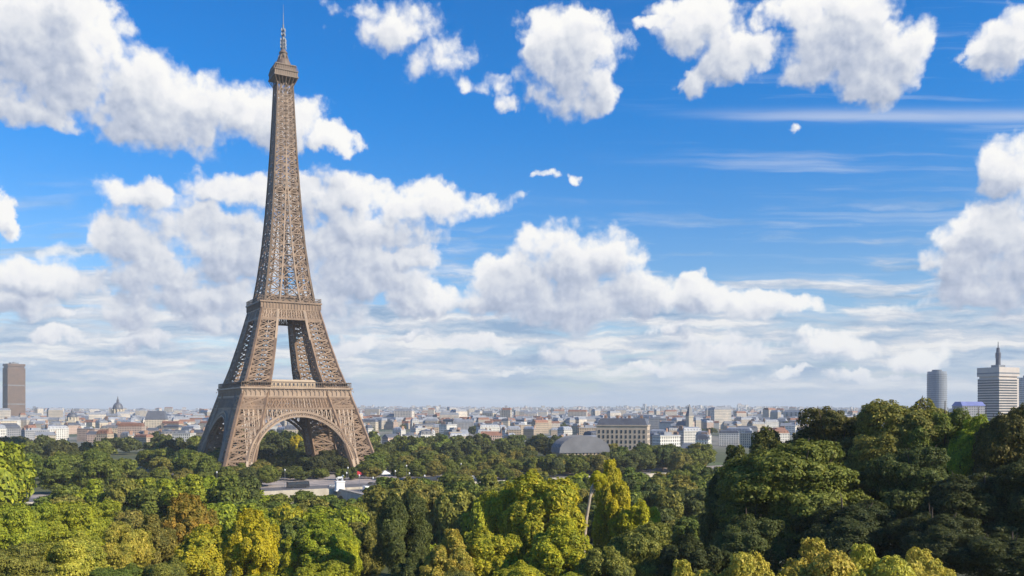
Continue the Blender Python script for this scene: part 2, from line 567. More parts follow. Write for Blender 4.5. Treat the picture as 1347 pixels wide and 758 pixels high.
def ground(x, y, water=True):
    x = np.asarray(x, float)
    y = np.asarray(y, float)
    hill = 20 * (1 - sm(y, 10, 230)) + 2.5
    hill = hill + 8 * sm(x, 20, 80) * (1 - sm(y, 150, 300))
    far = 7 * sm(y, 900, 2200) + 14 * sm(y, 2000, 5000) + 52 * sm(y, 5000, 11000)
    far = far + sm(y, 5000, 9000) * (14 * np.sin(x / 1700 + 1.0) + 9 * np.sin(x / 640 + y / 2100))
    bump = 0.5 * np.sin(x / 13.0) * np.sin(y / 17.0) * (1 - sm(y, 200, 320))
    z = hill + far + bump
    s = (x - TOWER.x) * AX.x + (y - TOWER.y) * AX.y
    cut = sm(s, 152, 156) * (1 - sm(s, 252, 257))
    if water:
        z = z * (1 - cut) + cut * (-9)
    return z


def gz(x, y):
    return float(ground(x, y))


def at(px, py, D):
    """the point at depth D that the photograph shows at this pixel (used to choose where things stand)"""
    return Vector(((px - 673.5) / FOC * D, D, CAM_H + (HOR - py) / FOC * D))


def build_ground():
    xs = np.concatenate([np.linspace(-26000, -2500, 14)[:-1], np.linspace(-2500, -520, 24)[:-1], np.linspace(-520, 520, 150), np.linspace(520, 2500, 24)[1:], np.linspace(2500, 26000, 14)[1:]])
    ys = np.concatenate([np.linspace(-3000, -40, 10)[:-1], np.linspace(-40, 760, 150), np.linspace(760, 3000, 30)[1:], np.linspace(3000, 26000, 34)[1:]])
    X, Y = np.meshgrid(xs, ys)
    Z = ground(X, Y)
    v = np.stack([X, Y, Z], -1).reshape(-1, 3)
    nx, ny = len(xs), len(ys)
    i = np.arange((ny - 1) * (nx - 1))
    r, c = i // (nx - 1), i % (nx - 1)
    a = r * nx + c
    f = np.stack([a, a + 1, a + nx + 1, a + nx], -1)
    me = bpy.data.meshes.new('ground')
    me.from_pydata(v.tolist(), [], f.tolist())
    m, N, b = mat('ground_cover')
    tc = N.new('ShaderNodeTexCoord')
    p = tc.outputs['Object']
    n1 = N.noise(p, 0.02, 5, 0.6)
    n2 = N.noise(p, 0.6, 4, 0.6)
    col = N.mix(N.step(n1, 0.4, 0.6), (0.06, 0.075, 0.022), (0.1, 0.1, 0.04))
    col = N.mix(N.m('MULTIPLY', N.step(n2, 0.45, 0.7), 0.6), col, (0.05, 0.042, 0.03))
    yy = N.sep(p)[1]
    n3 = N.noise(p, 0.006, 6, 0.65)
    fields = N.mix(N.step(n3, 0.42, 0.6), (0.2, 0.18, 0.15), (0.06, 0.08, 0.04))
    col = N.mix(N.step(yy, 800, 1100), col, fields)
    N.put(b.inputs['Base Color'], col)
    b.inputs['Roughness'].default_value = 0.95
    me.materials.append(m)
    for p_ in me.polygons:
        p_.use_smooth = True
    tag(link('ground', me), kind='structure')


def strip(name, s0, s1, t0, t1, lift, m, step=6.0, label=None):
    """a sheet in the river's own axes, laid a hand's breadth over the ground"""
    ns, nt = max(2, int((s1 - s0) / step) + 1), max(2, int((t1 - t0) / step) + 1)
    S, T = np.meshgrid(np.linspace(s0, s1, ns), np.linspace(t0, t1, nt), indexing='ij')
    X = TOWER.x + AX.x * S + RV.x * T
    Y = TOWER.y + AX.y * S + RV.y * T
    Z = ground(X, Y, False) + lift
    v = np.stack([X, Y, Z], -1).reshape(-1, 3)
    f = []
    for i in range(ns - 1):
        for j in range(nt - 1):
            a = i * nt + j
            f.append((a, a + nt, a + nt + 1, a + 1))
    me = bpy.data.meshes.new(name)
    me.from_pydata(v.tolist(), [], f)
    me.materials.append(m)
    return tag(link(name, me), kind='structure')


def build_river():
    m, N, b = mat('river_water')
    tc = N.new('ShaderNodeTexCoord')
    n = N.noise(tc.outputs['Object'], 0.4, 4, 0.6)
    b.inputs['Base Color'].default_value = (0.05, 0.065, 0.05, 1)
    b.inputs['Roughness'].default_value = 0.08
    bp = N.new('ShaderNodeBump')
    bp.inputs['Strength'].default_value = 0.35
    N.put(bp.inputs['Height'], n)
    N.put(b.inputs['Normal'], bp.outputs[0])
    mb = MB()
    pts = []
    for (s, t) in ((165, -900), (246, -900), (246, 900), (165, 900)):
        p = TOWER + AX * s + RV * t
        pts.append((p.x, p.y, -5.0))
    mb.add(pts, [(0, 1, 2, 3)])
    tag(mb.build('river', m), kind='structure')
    # masonry along both banks
    for s in (165.5, 244.0):
        mb = MB()
        n = 60
        a = [TOWER + AX * s + RV * (-700 + 1400 * k / n) for k in range(n + 1)]
        for k in range(n):
            p, q = a[k], a[k + 1]
            w = AX * 1.2
            z0, z1 = -9.0, 3.9
            mb.add([(p.x, p.y, z0), (q.x, q.y, z0), (q.x + w.x, q.y + w.y, z0), (p.x + w.x, p.y + w.y, z0), (p.x, p.y, z1), (q.x, q.y, z1), (q.x + w.x, q.y + w.y, z1), (p.x + w.x, p.y + w.y, z1)],
                   [(0, 3, 2, 1), (4, 5, 6, 7), (0, 1, 5, 4), (2, 3, 7, 6)])
        tag(mb.build('river_embankment', M['stone']), 'pale stone quay wall along the %s bank of the hidden river' % ('tower-side' if s < 200 else 'hill-side'), 'wall')
    strip('quay_pavement', 112, 165, -420, 420, 0.05, M['pave'])
    strip('quay_road', 132, 150, -420, 420, 0.054 + 0.05, M['asphalt'])
    strip('esplanade', -90, 111.9, -78, 78, 0.04, M['pave'])
    strip('lawn', -60, 108, 90, 330, 0.06, plain('mown_lawn', (0.1, 0.125, 0.035), (0.075, 0.1, 0.03), 0.95, 0.05))
    strip('near_quay_road', 243.5, 268, -420, 420, 0.06, M['pave'])


def build_bridge():
    """the stone bridge on the tower's axis: deck, parapets, arches, plinths"""
    root = empty('bridge', TOWER + AX * 165, PHI - R(90))
    tag(root, 'pale low stone bridge running towards the foot of the iron lattice tower', 'bridge')
    L = 82.0
    mb = MB()
    n = 5
    # local x runs across the river
    for k in range(n):
        x0, x1 = k * L / n, (k + 1) * L / n
        cx, r = (x0 + x1) / 2, (x1 - x0) / 2 - 1.5
        pts = [(x0, -9.0), (x0 + 1.5, -9.0)]
        for i in range(13):
            a = math.pi * (1 - i / 12)
            pts.append((cx + r * math.cos(a), -5.5 + 6.0 * math.sin(a)))
        pts += [(x1 - 1.5, -9.0), (x1, -9.0), (x1, 2.6), (x0, 2.6)]
        m_ = len(pts)
        vs = [(x, -17, z) for x, z in pts] + [(x, 17, z) for x, z in pts]
        fs = [tuple(range(m_)), tuple(range(2 * m_ - 1, m_ - 1, -1))] + [(i, (i + 1) % m_, m_ + (i + 1) % m_, m_ + i)[::-1] for i in range(m_)]
        mb.add(vs, fs)
    mb.build('arch_span', M['stone'], root)
    mb = MB(); mb.box(-2, L + 2, -11, 11, 2.6, 2.75); mb.build('roadway', M['asphalt'], root)
    for s in (-1, 1):
        mb = MB(); mb.box(-2, L + 2, min(11 * s, 16.4 * s), max(11 * s, 16.4 * s), 2.6, 2.9); mb.build('pavement', M['pave'], root)
        mb = MB()
        mb.box(-2, L + 2, min(16.4 * s, 17 * s), max(16.4 * s, 17 * s), 2.6, 3.1)
        mb.box(-2, L + 2, min(16.3 * s, 17.1 * s), max(16.3 * s, 17.1 * s), 3.65, 3.9)
        x = -1.5
        while x < L + 2:
            mb.box(x, x + 0.35, 16.5 * s - 0.15, 16.5 * s + 0.45 * s if s > 0 else 16.5 * s + 0.15, 3.1, 3.65) if s > 0 else mb.box(x, x + 0.35, -16.95, -16.5, 3.1, 3.65)
            x += 1.1
        mb.build('parapet', M['stone'], root)


def statue(px, D, label):
    """a plinth carrying a man who leads a horse, all weathered pale stone"""
    p = at(px, 640, D)
    root = empty('statue', (p.x, p.y, 2.6), PHI)
    tag(root, label, 'statue', 'statues on plinths at the bridge head')
    mb = MB()
    mb.box(-2.6, 2.6, -1.9, 1.9, 0, 0.7); mb.box(-2.2, 2.2, -1.5, 1.5, 0.7, 4.6); mb.box(-2.5, 2.5, -1.8, 1.8, 4.6, 5.1)
    mb.build('plinth', M['white'], root)
    mb = MB()
    z = 5.1
    mb.tube([(-1.3, 0, z + 1.75), (-0.6, 0, z + 1.8), (0.4, 0, z + 1.75), (1.0, 0, z + 1.95), (1.5, 0, z + 2.6), (1.7, 0, z + 3.0)], [0.42, 0.55, 0.5, 0.5, 0.32, 0.24], 10)
    mb.tube([(1.62, 0, z + 3.0), (2.0, 0, z + 2.8), (2.3, 0, z + 2.45)], [0.24, 0.22, 0.13], 8)
    for lx, ly in ((-1.1, .28), (-1.1, -.28), (0.9, .26), (0.9, -.26)):
        mb.tube([(lx, ly, z + 1.6), (lx + (-.1 if lx < 0 else .05), ly, z + 0.85), (lx, ly, z)], [0.26, 0.14, 0.1], 7)
    mb.tube([(-1.6, 0, z + 1.95), (-1.85, 0, z + 1.3), (-1.8, 0, z + 0.6)], [0.14, 0.16, 0.06], 6)
    mb.build('horse', M['white'], root)
    mb = MB()
    mb.tube([(1.2, -0.9, z + 0.9), (1.2, -0.9, z + 1.5), (1.2, -0.9, z + 1.75), (1.2, -0.9, z + 1.9), (1.2, -0.9, z + 2.1), (1.2, -0.9, z + 2.22)], [0.22, 0.28, 0.1, 0.14, 0.15, 0.05], 9)
    for dx in (-.1, .14):
        mb.tube([(1.2 + dx, -0.9, z + 1.0), (1.2 + dx * 1.6, -0.9, z + 0.5), (1.2 + dx * 1.8, -0.9, z)], [0.15, 0.11, 0.09], 7)
    mb.tube([(1.2, -0.7, z + 1.55), (1.4, -0.45, z + 1.7), (1.7, -0.2, z + 2.2)], [0.1, 0.08, 0.06], 6)
    mb.build('figure', M['white'], root)


build_ground()
build_river()
build_bridge()


def build_haze():
    """the air over the city: one closed box of even, thin haze"""
    mb = MB()
    mb.box(-27000, 27000, -4000, 27000, -14, 345)
    m = bpy.data.materials.new('haze_air')
    m.use_nodes = True
    t = m.node_tree
    t.nodes.clear()
    out = t.nodes.new('ShaderNodeOutputMaterial')
    pv = t.nodes.new('ShaderNodeVolumePrincipled')
    pv.inputs['Color'].default_value = (0.86, 0.93, 1.0, 1)
    pv.inputs['Density'].default_value = 8e-5
    pv.inputs['Anisotropy'].default_value = 0.0
    t.links.new(pv.outputs[0], out.inputs['Volume'])
    tag(mb.build('haze', m), kind='stuff')


build_haze()


# ------------------------------------------------------------------ the iron lattice tower
OZ = [0, 12, 28, 42, 57, 70, 91, 110, 116]
OV = [51.5, 48.2, 43.6, 39.2, 34.5, 30, 24.2, 19.6, 18.0]
WZ = [0, 57, 91, 116]
WV = [17.5, 15.8, 12.6, 10.2]
UZ = [116, 134, 155, 178, 200, 225, 250, 276]
UO = [17.0, 14.3, 11.8, 9.9, 8.5, 7.1, 6.0, 5.0]
UI = [7.0, 4.8, 3.0, 1.6, 0.5, 0.0, 0.0, 0.0]


def outer(z):
    return float(np.interp(z, OZ, OV))


def width(z):
    return float(np.interp(z, WZ, WV))


def panel(mb, a0, b0, a1, b1, w, fine, nx=2, nz=3, cross=True):
    """one lattice field: frame rail below, a cross, and a finer lattice inside"""
    a0, b0, a1, b1 = map(Vector, (a0, b0, a1, b1))
    mb.bar(a0, b0, w)
    if cross:
        mb.bar(a0, b1, w * 0.8)
        mb.bar(b0, a1, w * 0.8)
    P = lambda u, v: (a0.lerp(b0, u)).lerp(a1.lerp(b1, u), v)
    for i in range(nx):
        for j in range(nz):
            u0, u1, v0, v1 = i / nx, (i + 1) / nx, j / nz, (j + 1) / nz
            mb.bar(P(u0, v0), P(u1, v1), fine)
            mb.bar(P(u1, v0), P(u0, v1), fine)
        if i:
            mb.bar(P(i / nx, 0), P(i / nx, 1), fine * 1.3)
    for j in range(1, nz):
        mb.bar(P(0, j / nz), P(1, j / nz), fine * 1.2)


def build_tower():
    root = empty('lattice_tower', TOWER + Vector((0, 0, float(ground(TOWER.x, TOWER.y)))), PHI)
    tag(root, 'tall brown iron lattice tower on four arched legs standing among the trees', 'tower')
    # four legs, from the masonry piers to the second platform
    lo = [3, 10, 17, 24, 31, 38, 45, 51]
    hi = [57.5, 64, 70.5, 77, 83.5, 90, 96.5, 103, 110]
    for sx, sy in ((-1, -1), (1, -1), (1, 1), (-1, 1)):
        mb = MB()

        def c(i, j, z):
            o, w = outer(z), width(z)
            return (sx * (o - i * w), sy * (o - j * w), z)
        for lev in (lo, hi):
            for z0, z1 in zip(lev[:-1], lev[1:]):
                for (i, j), (k, l) in (((0, 0), (1, 0)), ((1, 0), (1, 1)), ((1, 1), (0, 1)), ((0, 1), (0, 0))):
                    big = 1.15 if lev is lo else 0.95
                    panel(mb, c(i, j, z0), c(k, l, z0), c(i, j, z1), c(k, l, z1), big, 0.42, 3 if lev is lo else 2, 2)
                    mb.bar(c(i, j, z0), c(i, j, z1), 2.0 if lev is lo else 1.6)
        for (i, j) in ((0, 0), (1, 0), (1, 1), (0, 1)):
            mb.bar(c(i, j, 51), c(i, j, 57.5), 2.0)
            mb.bar(c(i, j, 110), c(i, j, 116), 1.6)
        leg = mb.build('leg', M['iron'], root)
        mb = MB()
        for (i, j) in ((0, 0), (1, 0), (1, 1), (0, 1)):
            x, y, z = c(i, j, 3)
            mb.frustum(x - 5, x + 5, y - 5, y + 5, -1.2, 3.4, 1.6)
        mb.build('pier', M['stone'], leg)
    # the big arches and their spandrels, one to a side
    for s in range(4):
        rot = Matrix.Rotation(s * math.pi / 2, 3, 'Z')
        mb = MB()

        def F(x, z, out=0.0):
            return rot @ Vector((x, -(outer(z) + out), z))
        n = 44
        ring = lambda a, b, z0, k: (a * math.cos(math.pi * k / n), z0 + b * math.sin(math.pi * k / n))
        for k in range(n):
            for a, b, z0, w in ((36.8, 39.4, 1.5, 1.3), (34.0, 36.6, 1.5, 1.1)):
                p, q = ring(a, b, z0, k), ring(a, b, z0, k + 1)
                mb.bar(F(*p, 0.6), F(*q, 0.6), 1.6, w)
                mb.bar(F(*p, -3.0), F(*q, -3.0), 0.7, 0.7)
            p, q = ring(36.8, 39.4, 1.5, k), ring(34.0, 36.6, 1.5, k)
            p2, q2 = ring(36.8, 39.4, 1.5, k + 1), ring(34.0, 36.6, 1.5, k + 1)
            mb.bar(F(*p, .6), F(*q, .6), 0.5)
            mb.bar(F(*p, .6), F(*q2, .6), 0.4)
            mb.bar(F(*p2, .6), F(*q, .6), 0.4)
            mb.bar(F(*q, .6), F(*q, -3.0), 0.4)
        zt = 43.2
        prev = None
        for k in range(-12, 13):
            x = k * 3.0
            zz = 1.5 + 39.4 * math.sqrt(max(0, 1 - (x / 36.8) ** 2))
            lim = outer(zz) - width(zz)
            mb.bar(F(x, zz, .3), F(x, zt, .3), 0.55)
            if prev:
                mb.bar(F(prev[0], prev[1], .3), F(x, zt, .3), 0.42)
                mb.bar(F(prev[0], zt, .3), F(x, zz, .3), 0.42)
            prev = (x, zz)
        mb.build('arch', M['iron_trim'], root)
    # the belt girder under the first platform, deck, frieze and railings
    mb = MB()
    for s in range(4):
        rot = Matrix.Rotation(s * math.pi / 2, 3, 'Z')
        h0, h1 = 38.9, 35.9
        G = lambda x, z: rot @ Vector((x, -np.interp(z, [43.2, 51], [h0, h1]), z))
        n = 20
        for k in range(n):
            x0, x1 = -1 + 2 * k / n, -1 + 2 * (k + 1) / n
            panel(mb, G(x0 * h0, 43.2), G(x1 * h0, 43.2), G(x0 * h1, 50.6), G(x1 * h1, 50.6), 0.85, 0.38, 2, 2)
            mb.bar(G(x0 * h0, 43.2), G(x0 * h1, 50.6), 0.7)
        mb.bar(G(-h0, 43.2), G(h0, 43.2), 1.5, 1.3)
        mb.bar(G(-h1, 50.6), G(h1, 50.6), 1.7, 1.1)
    mb.build('belt_girder', M['iron'], root)
    plat = MB()
    hw = 36.6
    for s in range(4):
        rot = Matrix.Rotation(s * math.pi / 2, 3, 'Z')
        tmp = MB()
        tmp.box(-hw, hw - 24, -hw, -13.5, 55.9, 56.9)
        tmp.box(-hw - 0.9, hw + 0.9 - 1.8, -hw - 0.9, -hw + 0.6, 56.2, 57.3)
        tmp.box(-hw - 0.2, hw - 0.5, -hw + 0.25, -hw + 0.75, 51.2, 56.0)
        tmp.box(-hw - 0.6, hw - 0.6, -hw - 0.4, -hw + 0.9, 50.9, 51.7)
        k = -hw
        while k < hw - 1:
            tmp.box(k, k + 0.55, -hw - 0.25, -hw + 0.3, 51.7, 56.2)
            for q in range(5):          # small round-headed openings between the pilasters
                a0, a1 = math.pi * q / 5, math.pi * (q + 1) / 5
                tmp.bar((k + 1.75 - 1.1 * math.cos(a0), -hw, 54.2 + 1.1 * math.sin(a0)), (k + 1.75 - 1.1 * math.cos(a1), -hw, 54.2 + 1.1 * math.sin(a1)), 0.3)
            k += 3.0
        plat.add([rot @ Vector(v) for v in tmp.v], tmp.f)
    p1 = plat.build('first_platform', M['iron_trim'], root)
    rail = MB()
    for s in range(4):
        rot = Matrix.Rotation(s * math.pi / 2, 3, 'Z')
        k = -hw
        while k < hw:
            rail.bar(rot @ Vector((k, -hw, 57.2)), rot @ Vector((k, -hw, 60.4)), 0.22)
            k += 1.5
        for z in (58.3, 60.4):
            rail.bar(rot @ Vector((-hw, -hw, z)), rot @ Vector((hw, -hw, z)), 0.25)
        rail.bar(rot @ Vector((-hw, -hw + 1.5, 60.7)), rot @ Vector((hw, -hw + 1.5, 60.7)), 3.2, 0.25)
    rail.build('railing', M['iron_dark'], p1)
    for s in range(4):
        pv = MB()
        pv.box(-16, 16, -29, -18, 57.0, 61.2)
        pv.frustum(-16.6, 16.6, -29.6, -17.4, 61.2, 62.6, 2.0)
        o = pv.build('pavilion', M['w_tan'] if s == 0 else M['metal_grey'], p1)
        o.rotation_euler = (0, 0, s * math.pi / 2)
    # second platform
    mb = MB()
    hw2 = 20.6
    for s in range(4):
        rot = Matrix.Rotation(s * math.pi / 2, 3, 'Z')
        G = lambda x, z: rot @ Vector((x, -np.interp(z, [104, 111], [21.2, 19.6]), z))
        n = 12
        for k in range(n):
            x0, x1 = (-1 + 2 * k / n), (-1 + 2 * (k + 1) / n)
            panel(mb, G(x0 * 21.2, 104), G(x1 * 21.2, 104), G(x0 * 19.6, 110.6), G(x1 * 19.6, 110.6), 0.7, 0.34, 2, 2)
            mb.bar(G(x0 * 21.2, 104), G(x0 * 19.6, 110.6), 0.6)
        mb.bar(G(-21.2, 104), G(21.2, 104), 1.2)
        mb.bar(G(-19.6, 110.6), G(19.6, 110.6), 1.2)
    mb.build('upper_belt_girder', M['iron'], root)
    mb = MB()
    for s in range(4):
        rot = Matrix.Rotation(s * math.pi / 2, 3, 'Z')
        tmp = MB()
        tmp.box(-hw2, hw2 - 9, -hw2, -5, 114.6, 115.4)
        tmp.box(-hw2 - .5, hw2 - .5, -hw2 - .5, -hw2 + .5, 114.8, 115.9)
        tmp.box(-hw2, hw2 - .4, -hw2 + .3, -hw2 + .7, 111.2, 114.9)
        k = -hw2
        while k < hw2 - .5:
            tmp.box(k, k + .4, -hw2 - .1, -hw2 + .4, 111.0, 114.8)
            k += 2.06
        tmp.box(-14, 14, -14, -13.4, 115.4, 119.4)
        tmp.box(-15.5, 13.5, -15.5, -10, 119.4, 120.0)
        mb.add([rot @ Vector(v) for v in tmp.v], tmp.f)
    p2 = mb.build('second_platform', M['iron'], root)
    rail = MB()
    for s in range(4):
        rot = Matrix.Rotation(s * math.pi / 2, 3, 'Z')
        k = -hw2
        while k < hw2:
            rail.bar(rot @ Vector((k, -hw2, 115.9)), rot @ Vector((k, -hw2, 118.6)), 0.2)
            k += 1.3
        for z in (117, 118.6):
            rail.bar(rot @ Vector((-hw2, -hw2, z)), rot @ Vector((hw2, -hw2, z)), 0.3)
    rail.build('railing', M['iron_dark'], p2)
    # the spire: four corner posts that run together
    mb = MB()
    lev = [116.0]
    while lev[-1] < 266:
        lev.append(lev[-1] + float(np.interp(lev[-1], [116, 270], [8.6, 4.6])))
    lev[-1] = 270.0
    for s in range(4):
        rot = Matrix.Rotation(s * math.pi / 2, 3, 'Z')
        G = lambda x, z: rot @ Vector((x, -float(np.interp(z, UZ, UO)), z))
        for z0, z1 in zip(lev[:-1], lev[1:]):
            o0, o1 = float(np.interp(z0, UZ, UO)), float(np.interp(z1, UZ, UO))
            i0, i1 = float(np.interp(z0, UZ, UI)), float(np.interp(z1, UZ, UI))
            w = float(np.interp(z0, [116, 276], [1.0, 0.6]))
            for sg in (-1, 1):
                panel(mb, G(sg * o0, z0), G(sg * i0, z0), G(sg * o1, z1), G(sg * i1, z1), w * 0.85, 0.3, 1, 2)
                mb.bar(G(sg * o0, z0), G(sg * o1, z1), w * 1.5)
                mb.bar(G(sg * i0, z0), G(sg * i1, z1), w * 1.1)
            if i0 > 0.4:
                mb.bar(G(-i0, z0), G(i0, z0), w * 0.7)
                mb.bar(G(-i0, z0), G(i1, z1), 0.45)
                mb.bar(G(i0, z0), G(-i1, z1), 0.45)
    # lift shaft and stair core inside
    for sg, tg in ((-1, -1), (1, -1), (1, 1), (-1, 1)):
        mb.bar((sg * 2.2, tg * 2.2, 116), (sg * 1.8, tg * 1.8, 270), 0.6)
    z = 118
    while z < 268:
        for a, b in (((-2, -2), (2, -2)), ((2, -2), (2, 2)), ((2, 2), (-2, 2)), ((-2, 2), (-2, -2))):
            mb.bar((*a, z), (*b, z + 2.5), 0.3)
        z += 2.5
    # intermediate landing
    mb.box(-8.6, 8.6, -8.6, 8.6, 196.0, 196.8)
    mb.build('spire', M['iron'], root)
    # top cabin: flared brackets, two gallery storeys, dome, lantern, mast
    mb = MB()
    for s in range(4):
        rot = Matrix.Rotation(s * math.pi / 2, 3, 'Z')
        for k in range(7):
            u = -1 + 2 * k / 6
            mb.bar(rot @ Vector((u * 5, -5.1, 267)), rot @ Vector((u * 8.1, -8.1, 273.4)), 0.45)
    mb.box(-8.4, 8.4, -8.4, 8.4, 273.2, 274.2)
    mb.box(-7.7, 7.7, -7.7, 7.7, 274.2, 277.2)
    mb.box(-8.3, 8.3, -8.3, 8.3, 277.2, 277.9)
    mb.box(-6.6, 6.6, -6.6, 6.6, 277.9, 281.4)
    mb.box(-7.2, 7.2, -7.2, 7.2, 281.4, 282.1)
    top = mb.build('top_cabin', M['iron_dark'], root)
    mb = MB()
    for s in range(4):
        rot = Matrix.Rotation(s * math.pi / 2, 3, 'Z')
        for k in range(13):
            u = -1 + 2 * k / 12
            mb.bar(rot @ Vector((u * 8.2, -8.2, 277.9)), rot @ Vector((u * 7.0, -7.2, 281.6)), 0.2)
            mb.bar(rot @ Vector((u * 7.7, -7.82, 274.3)), rot @ Vector((u * 7.7, -7.82, 277.2)), 0.35)
    mb.build('railing', M['iron'], top)
    mb = MB()
    mb.lathe([(5.4, 282.1), (5.2, 284), (4.5, 286), (3.3, 287.6), (2.6, 288.2), (2.6, 291.4), (3.0, 291.5), (3.0, 292.0), (2.2, 293.2), (1.4, 294.2)], 16)
    for k in range(8):
        a = k * math.pi / 4
        mb.bar((5.0 * math.cos(a), 5.0 * math.sin(a), 283), (2.9 * math.cos(a), 2.9 * math.sin(a), 290), 0.5)
    mb.build('dome', M['iron_dark'], top)
    mb = MB()
    mb.lathe([(1.2, 294), (1.1, 303), (.6, 303.2), (.5, 312), (.26, 312.2), (.2, 320), (.1, 320.2), (.07, 326)], 10)
    for z, r in ((296, 2.3), (298.5, 2.3), (301, 2.2), (305, 1.5), (308, 1.5)):
        for k in range(4):
            a = k * math.pi / 2 + .4
            mb.bar((0, 0, z), (r * math.cos(a), r * math.sin(a), z), 0.25)
            mb.box(r * math.cos(a) - .3, r * math.cos(a) + .3, r * math.sin(a) - .3, r * math.sin(a) + .3, z - .9, z + .9)
    mb.build('antenna', M['metal_grey'], top)
    return root


build_tower()


# ------------------------------------------------------------------ trees
def crown_mesh(name, seed, rx, rz, n_leaf, leaf, lobes=34, lobe_r=(0.26, 0.42), droop=0.0, flat=0.0):
    """a crown of leaf sprays spread over many overlapping boughs; its foot is at z = 0, half-width rx, height 2*rz"""
    r = np.random.default_rng(seed)
    # boughs: centres inside the crown's body, more of them towards the outside
    d = r.normal(size=(lobes, 3))
    d /= np.linalg.norm(d, axis=1)[:, None]
    rad = r.uniform(0.35, 0.78, lobes)[:, None] ** 0.8
    ctr = d * rad
    ctr[:, 2] = np.where(ctr[:, 2] < 0, ctr[:, 2] * (1 - flat), ctr[:, 2])
    lr = r.uniform(*lobe_r, lobes)
    # uneven outline: a few boughs reach out
    k = r.choice(lobes, max(3, lobes // 7), replace=False)
    ctr[k] *= r.uniform(1.08, 1.28, (len(k), 1))
    w = lr ** 2
    li = r.choice(lobes, int(n_leaf * 1.7), p=w / w.sum())
    q = r.normal(size=(len(li), 3))
    q /= np.linalg.norm(q, axis=1)[:, None]
    q[:, 2] = np.where((q[:, 2] < -0.3) & (r.random(len(li)) < 0.6), -q[:, 2], q[:, 2])
    # ragged bough surface: radius modulated by random bumps
    ph = r.uniform(0, 6.28, (lobes, 3))
    mod = 1 + 0.16 * np.sin(5 * q[:, 0] + ph[li, 0]) * np.sin(5 * q[:, 1] + ph[li, 1]) + 0.1 * np.sin(9 * q[:, 2] + ph[li, 2])
    depth = 1 - 0.34 * r.random(len(li)) ** 2.2
    p = ctr[li] + q * (lr[li] * mod * depth)[:, None]
    # drop what lies deep inside other boughs
    keep = np.ones(len(p), bool)
    for i in range(lobes):
        dd = np.linalg.norm(p - ctr[i], axis=1)
        keep &= ~((dd < 0.72 * lr[i]) & (li != i))
    p, q = p[keep][:n_leaf], q[keep][:n_leaf]
    n = len(p)
    c = p.copy()
    p = p * np.array([rx, rx, rz]) / 1.02
    p[:, 2] += rz - droop * (np.linalg.norm(p[:, :2], axis=1) / rx) ** 2
    # each spray: a small bent diamond looking mostly outwards
    nrm = 0.75 * q + 0.33 * c + 0.45 * r.normal(size=(n, 3)) + np.array([0, 0, 0.22])
    nrm /= np.linalg.norm(nrm, axis=1)[:, None]
    a = np.cross(nrm, r.normal(size=(n, 3)))
    a /= np.linalg.norm(a, axis=1)[:, None]
    b = np.cross(nrm, a)
    s = (leaf * r.uniform(0.45, 1.0, n) ** 0.5 * r.choice([.75, 1, 1.5], n, p=[.5, .35, .15]))[:, None]
    bend = nrm * s * 0.18
    v = np.stack([p - a * s * 0.95 - bend, p - b * s * 0.62 + bend, p + a * s * 0.95 - bend, p + b * s * 0.62 + bend], 1).reshape(-1, 3)
    me = bpy.data.meshes.new(name)
    me.vertices.add(4 * n)
    me.vertices.foreach_set('co', v.astype(np.float32).ravel())
    me.loops.add(4 * n)
    me.loops.foreach_set('vertex_index', np.arange(4 * n, dtype=np.int32))
    me.polygons.add(n)
    me.polygons.foreach_set('loop_start', np.arange(0, 4 * n, 4, dtype=np.int32))
    me.update(calc_edges=True)
    me.materials.append(FOL['green'])
    return me


def trunk_mesh(name, seed, h, r0, spread, reach):
    r = random.Random(seed)
    mb = MB()
    lean = (r.uniform(-.4, .4), r.uniform(-.4, .4))
    mb.tube([(0, 0, -1.5), (0, 0, 0), (lean[0] * .4, lean[1] * .4, h * .5), (lean[0], lean[1], h), (lean[0] * 1.5, lean[1] * 1.5, h + reach * .7)], [r0 * 1.5, r0 * 1.15, r0 * .85, r0 * .7, r0 * .15], 9)
    for k in range(6):
        a = k * 1.05 + r.uniform(-.3, .3)
        z0 = h * r.uniform(.75, 1.05)
        e = spread * r.uniform(.55, .85)
        mb.tube([(lean[0] * z0 / h, lean[1] * z0 / h, z0), (e * .45 * math.cos(a), e * .45 * math.sin(a), z0 + reach * .3), (e * math.cos(a), e * math.sin(a), z0 + reach * r.uniform(.5, .8))], [r0 * .5, r0 * .3, r0 * .08], 6)
    return mb.mesh(name, M['bark'])


# crown kinds: (mesh, half-width, height) with leaf sprays sized for how near they stand
KIND = {}
for nm, args in {
    'big': [(101, 10, 8.5, 78000, 0.25, 66, (.18, .34)), (102, 10, 8.5, 78000, 0.25, 58, (.19, .35)), (103, 10, 8.0, 78000, 0.25, 74, (.17, .32))],
    'tall': [(111, 7, 9.5, 48000, 0.27, 62, (.16, .3)), (112, 7, 9.5, 48000, 0.27, 54, (.18, .32)), (113, 7, 9.0, 48000, 0.27, 58, (.16, .3))],
    'low': [(121, 5, 4.2, 28000, 0.17, 44, (.2, .34)), (122, 5, 4.2, 28000, 0.17, 38, (.22, .36))],
    'mid': [(131, 7, 6.5, 9000, 0.55, 30, (.24, .4)), (132, 7, 6.5, 9000, 0.55, 26, (.26, .42)), (133, 7, 7.0, 9000, 0.55, 34, (.24, .38)), (134, 7, 6.0, 9000, 0.55, 30, (.25, .4))],
    'far': [(141, 7, 6.5, 3200, 0.95, 22, (.28, .44)), (142, 7, 6.5, 3200, 0.95, 20, (.3, .45)), (143, 7, 6.0, 3200, 0.95, 24, (.28, .42))],
}.items():
    KIND[nm] = []
    for a in args:
        KIND[nm].append((crown_mesh(nm + '_crown', *a), a[1], 2 * a[2]))
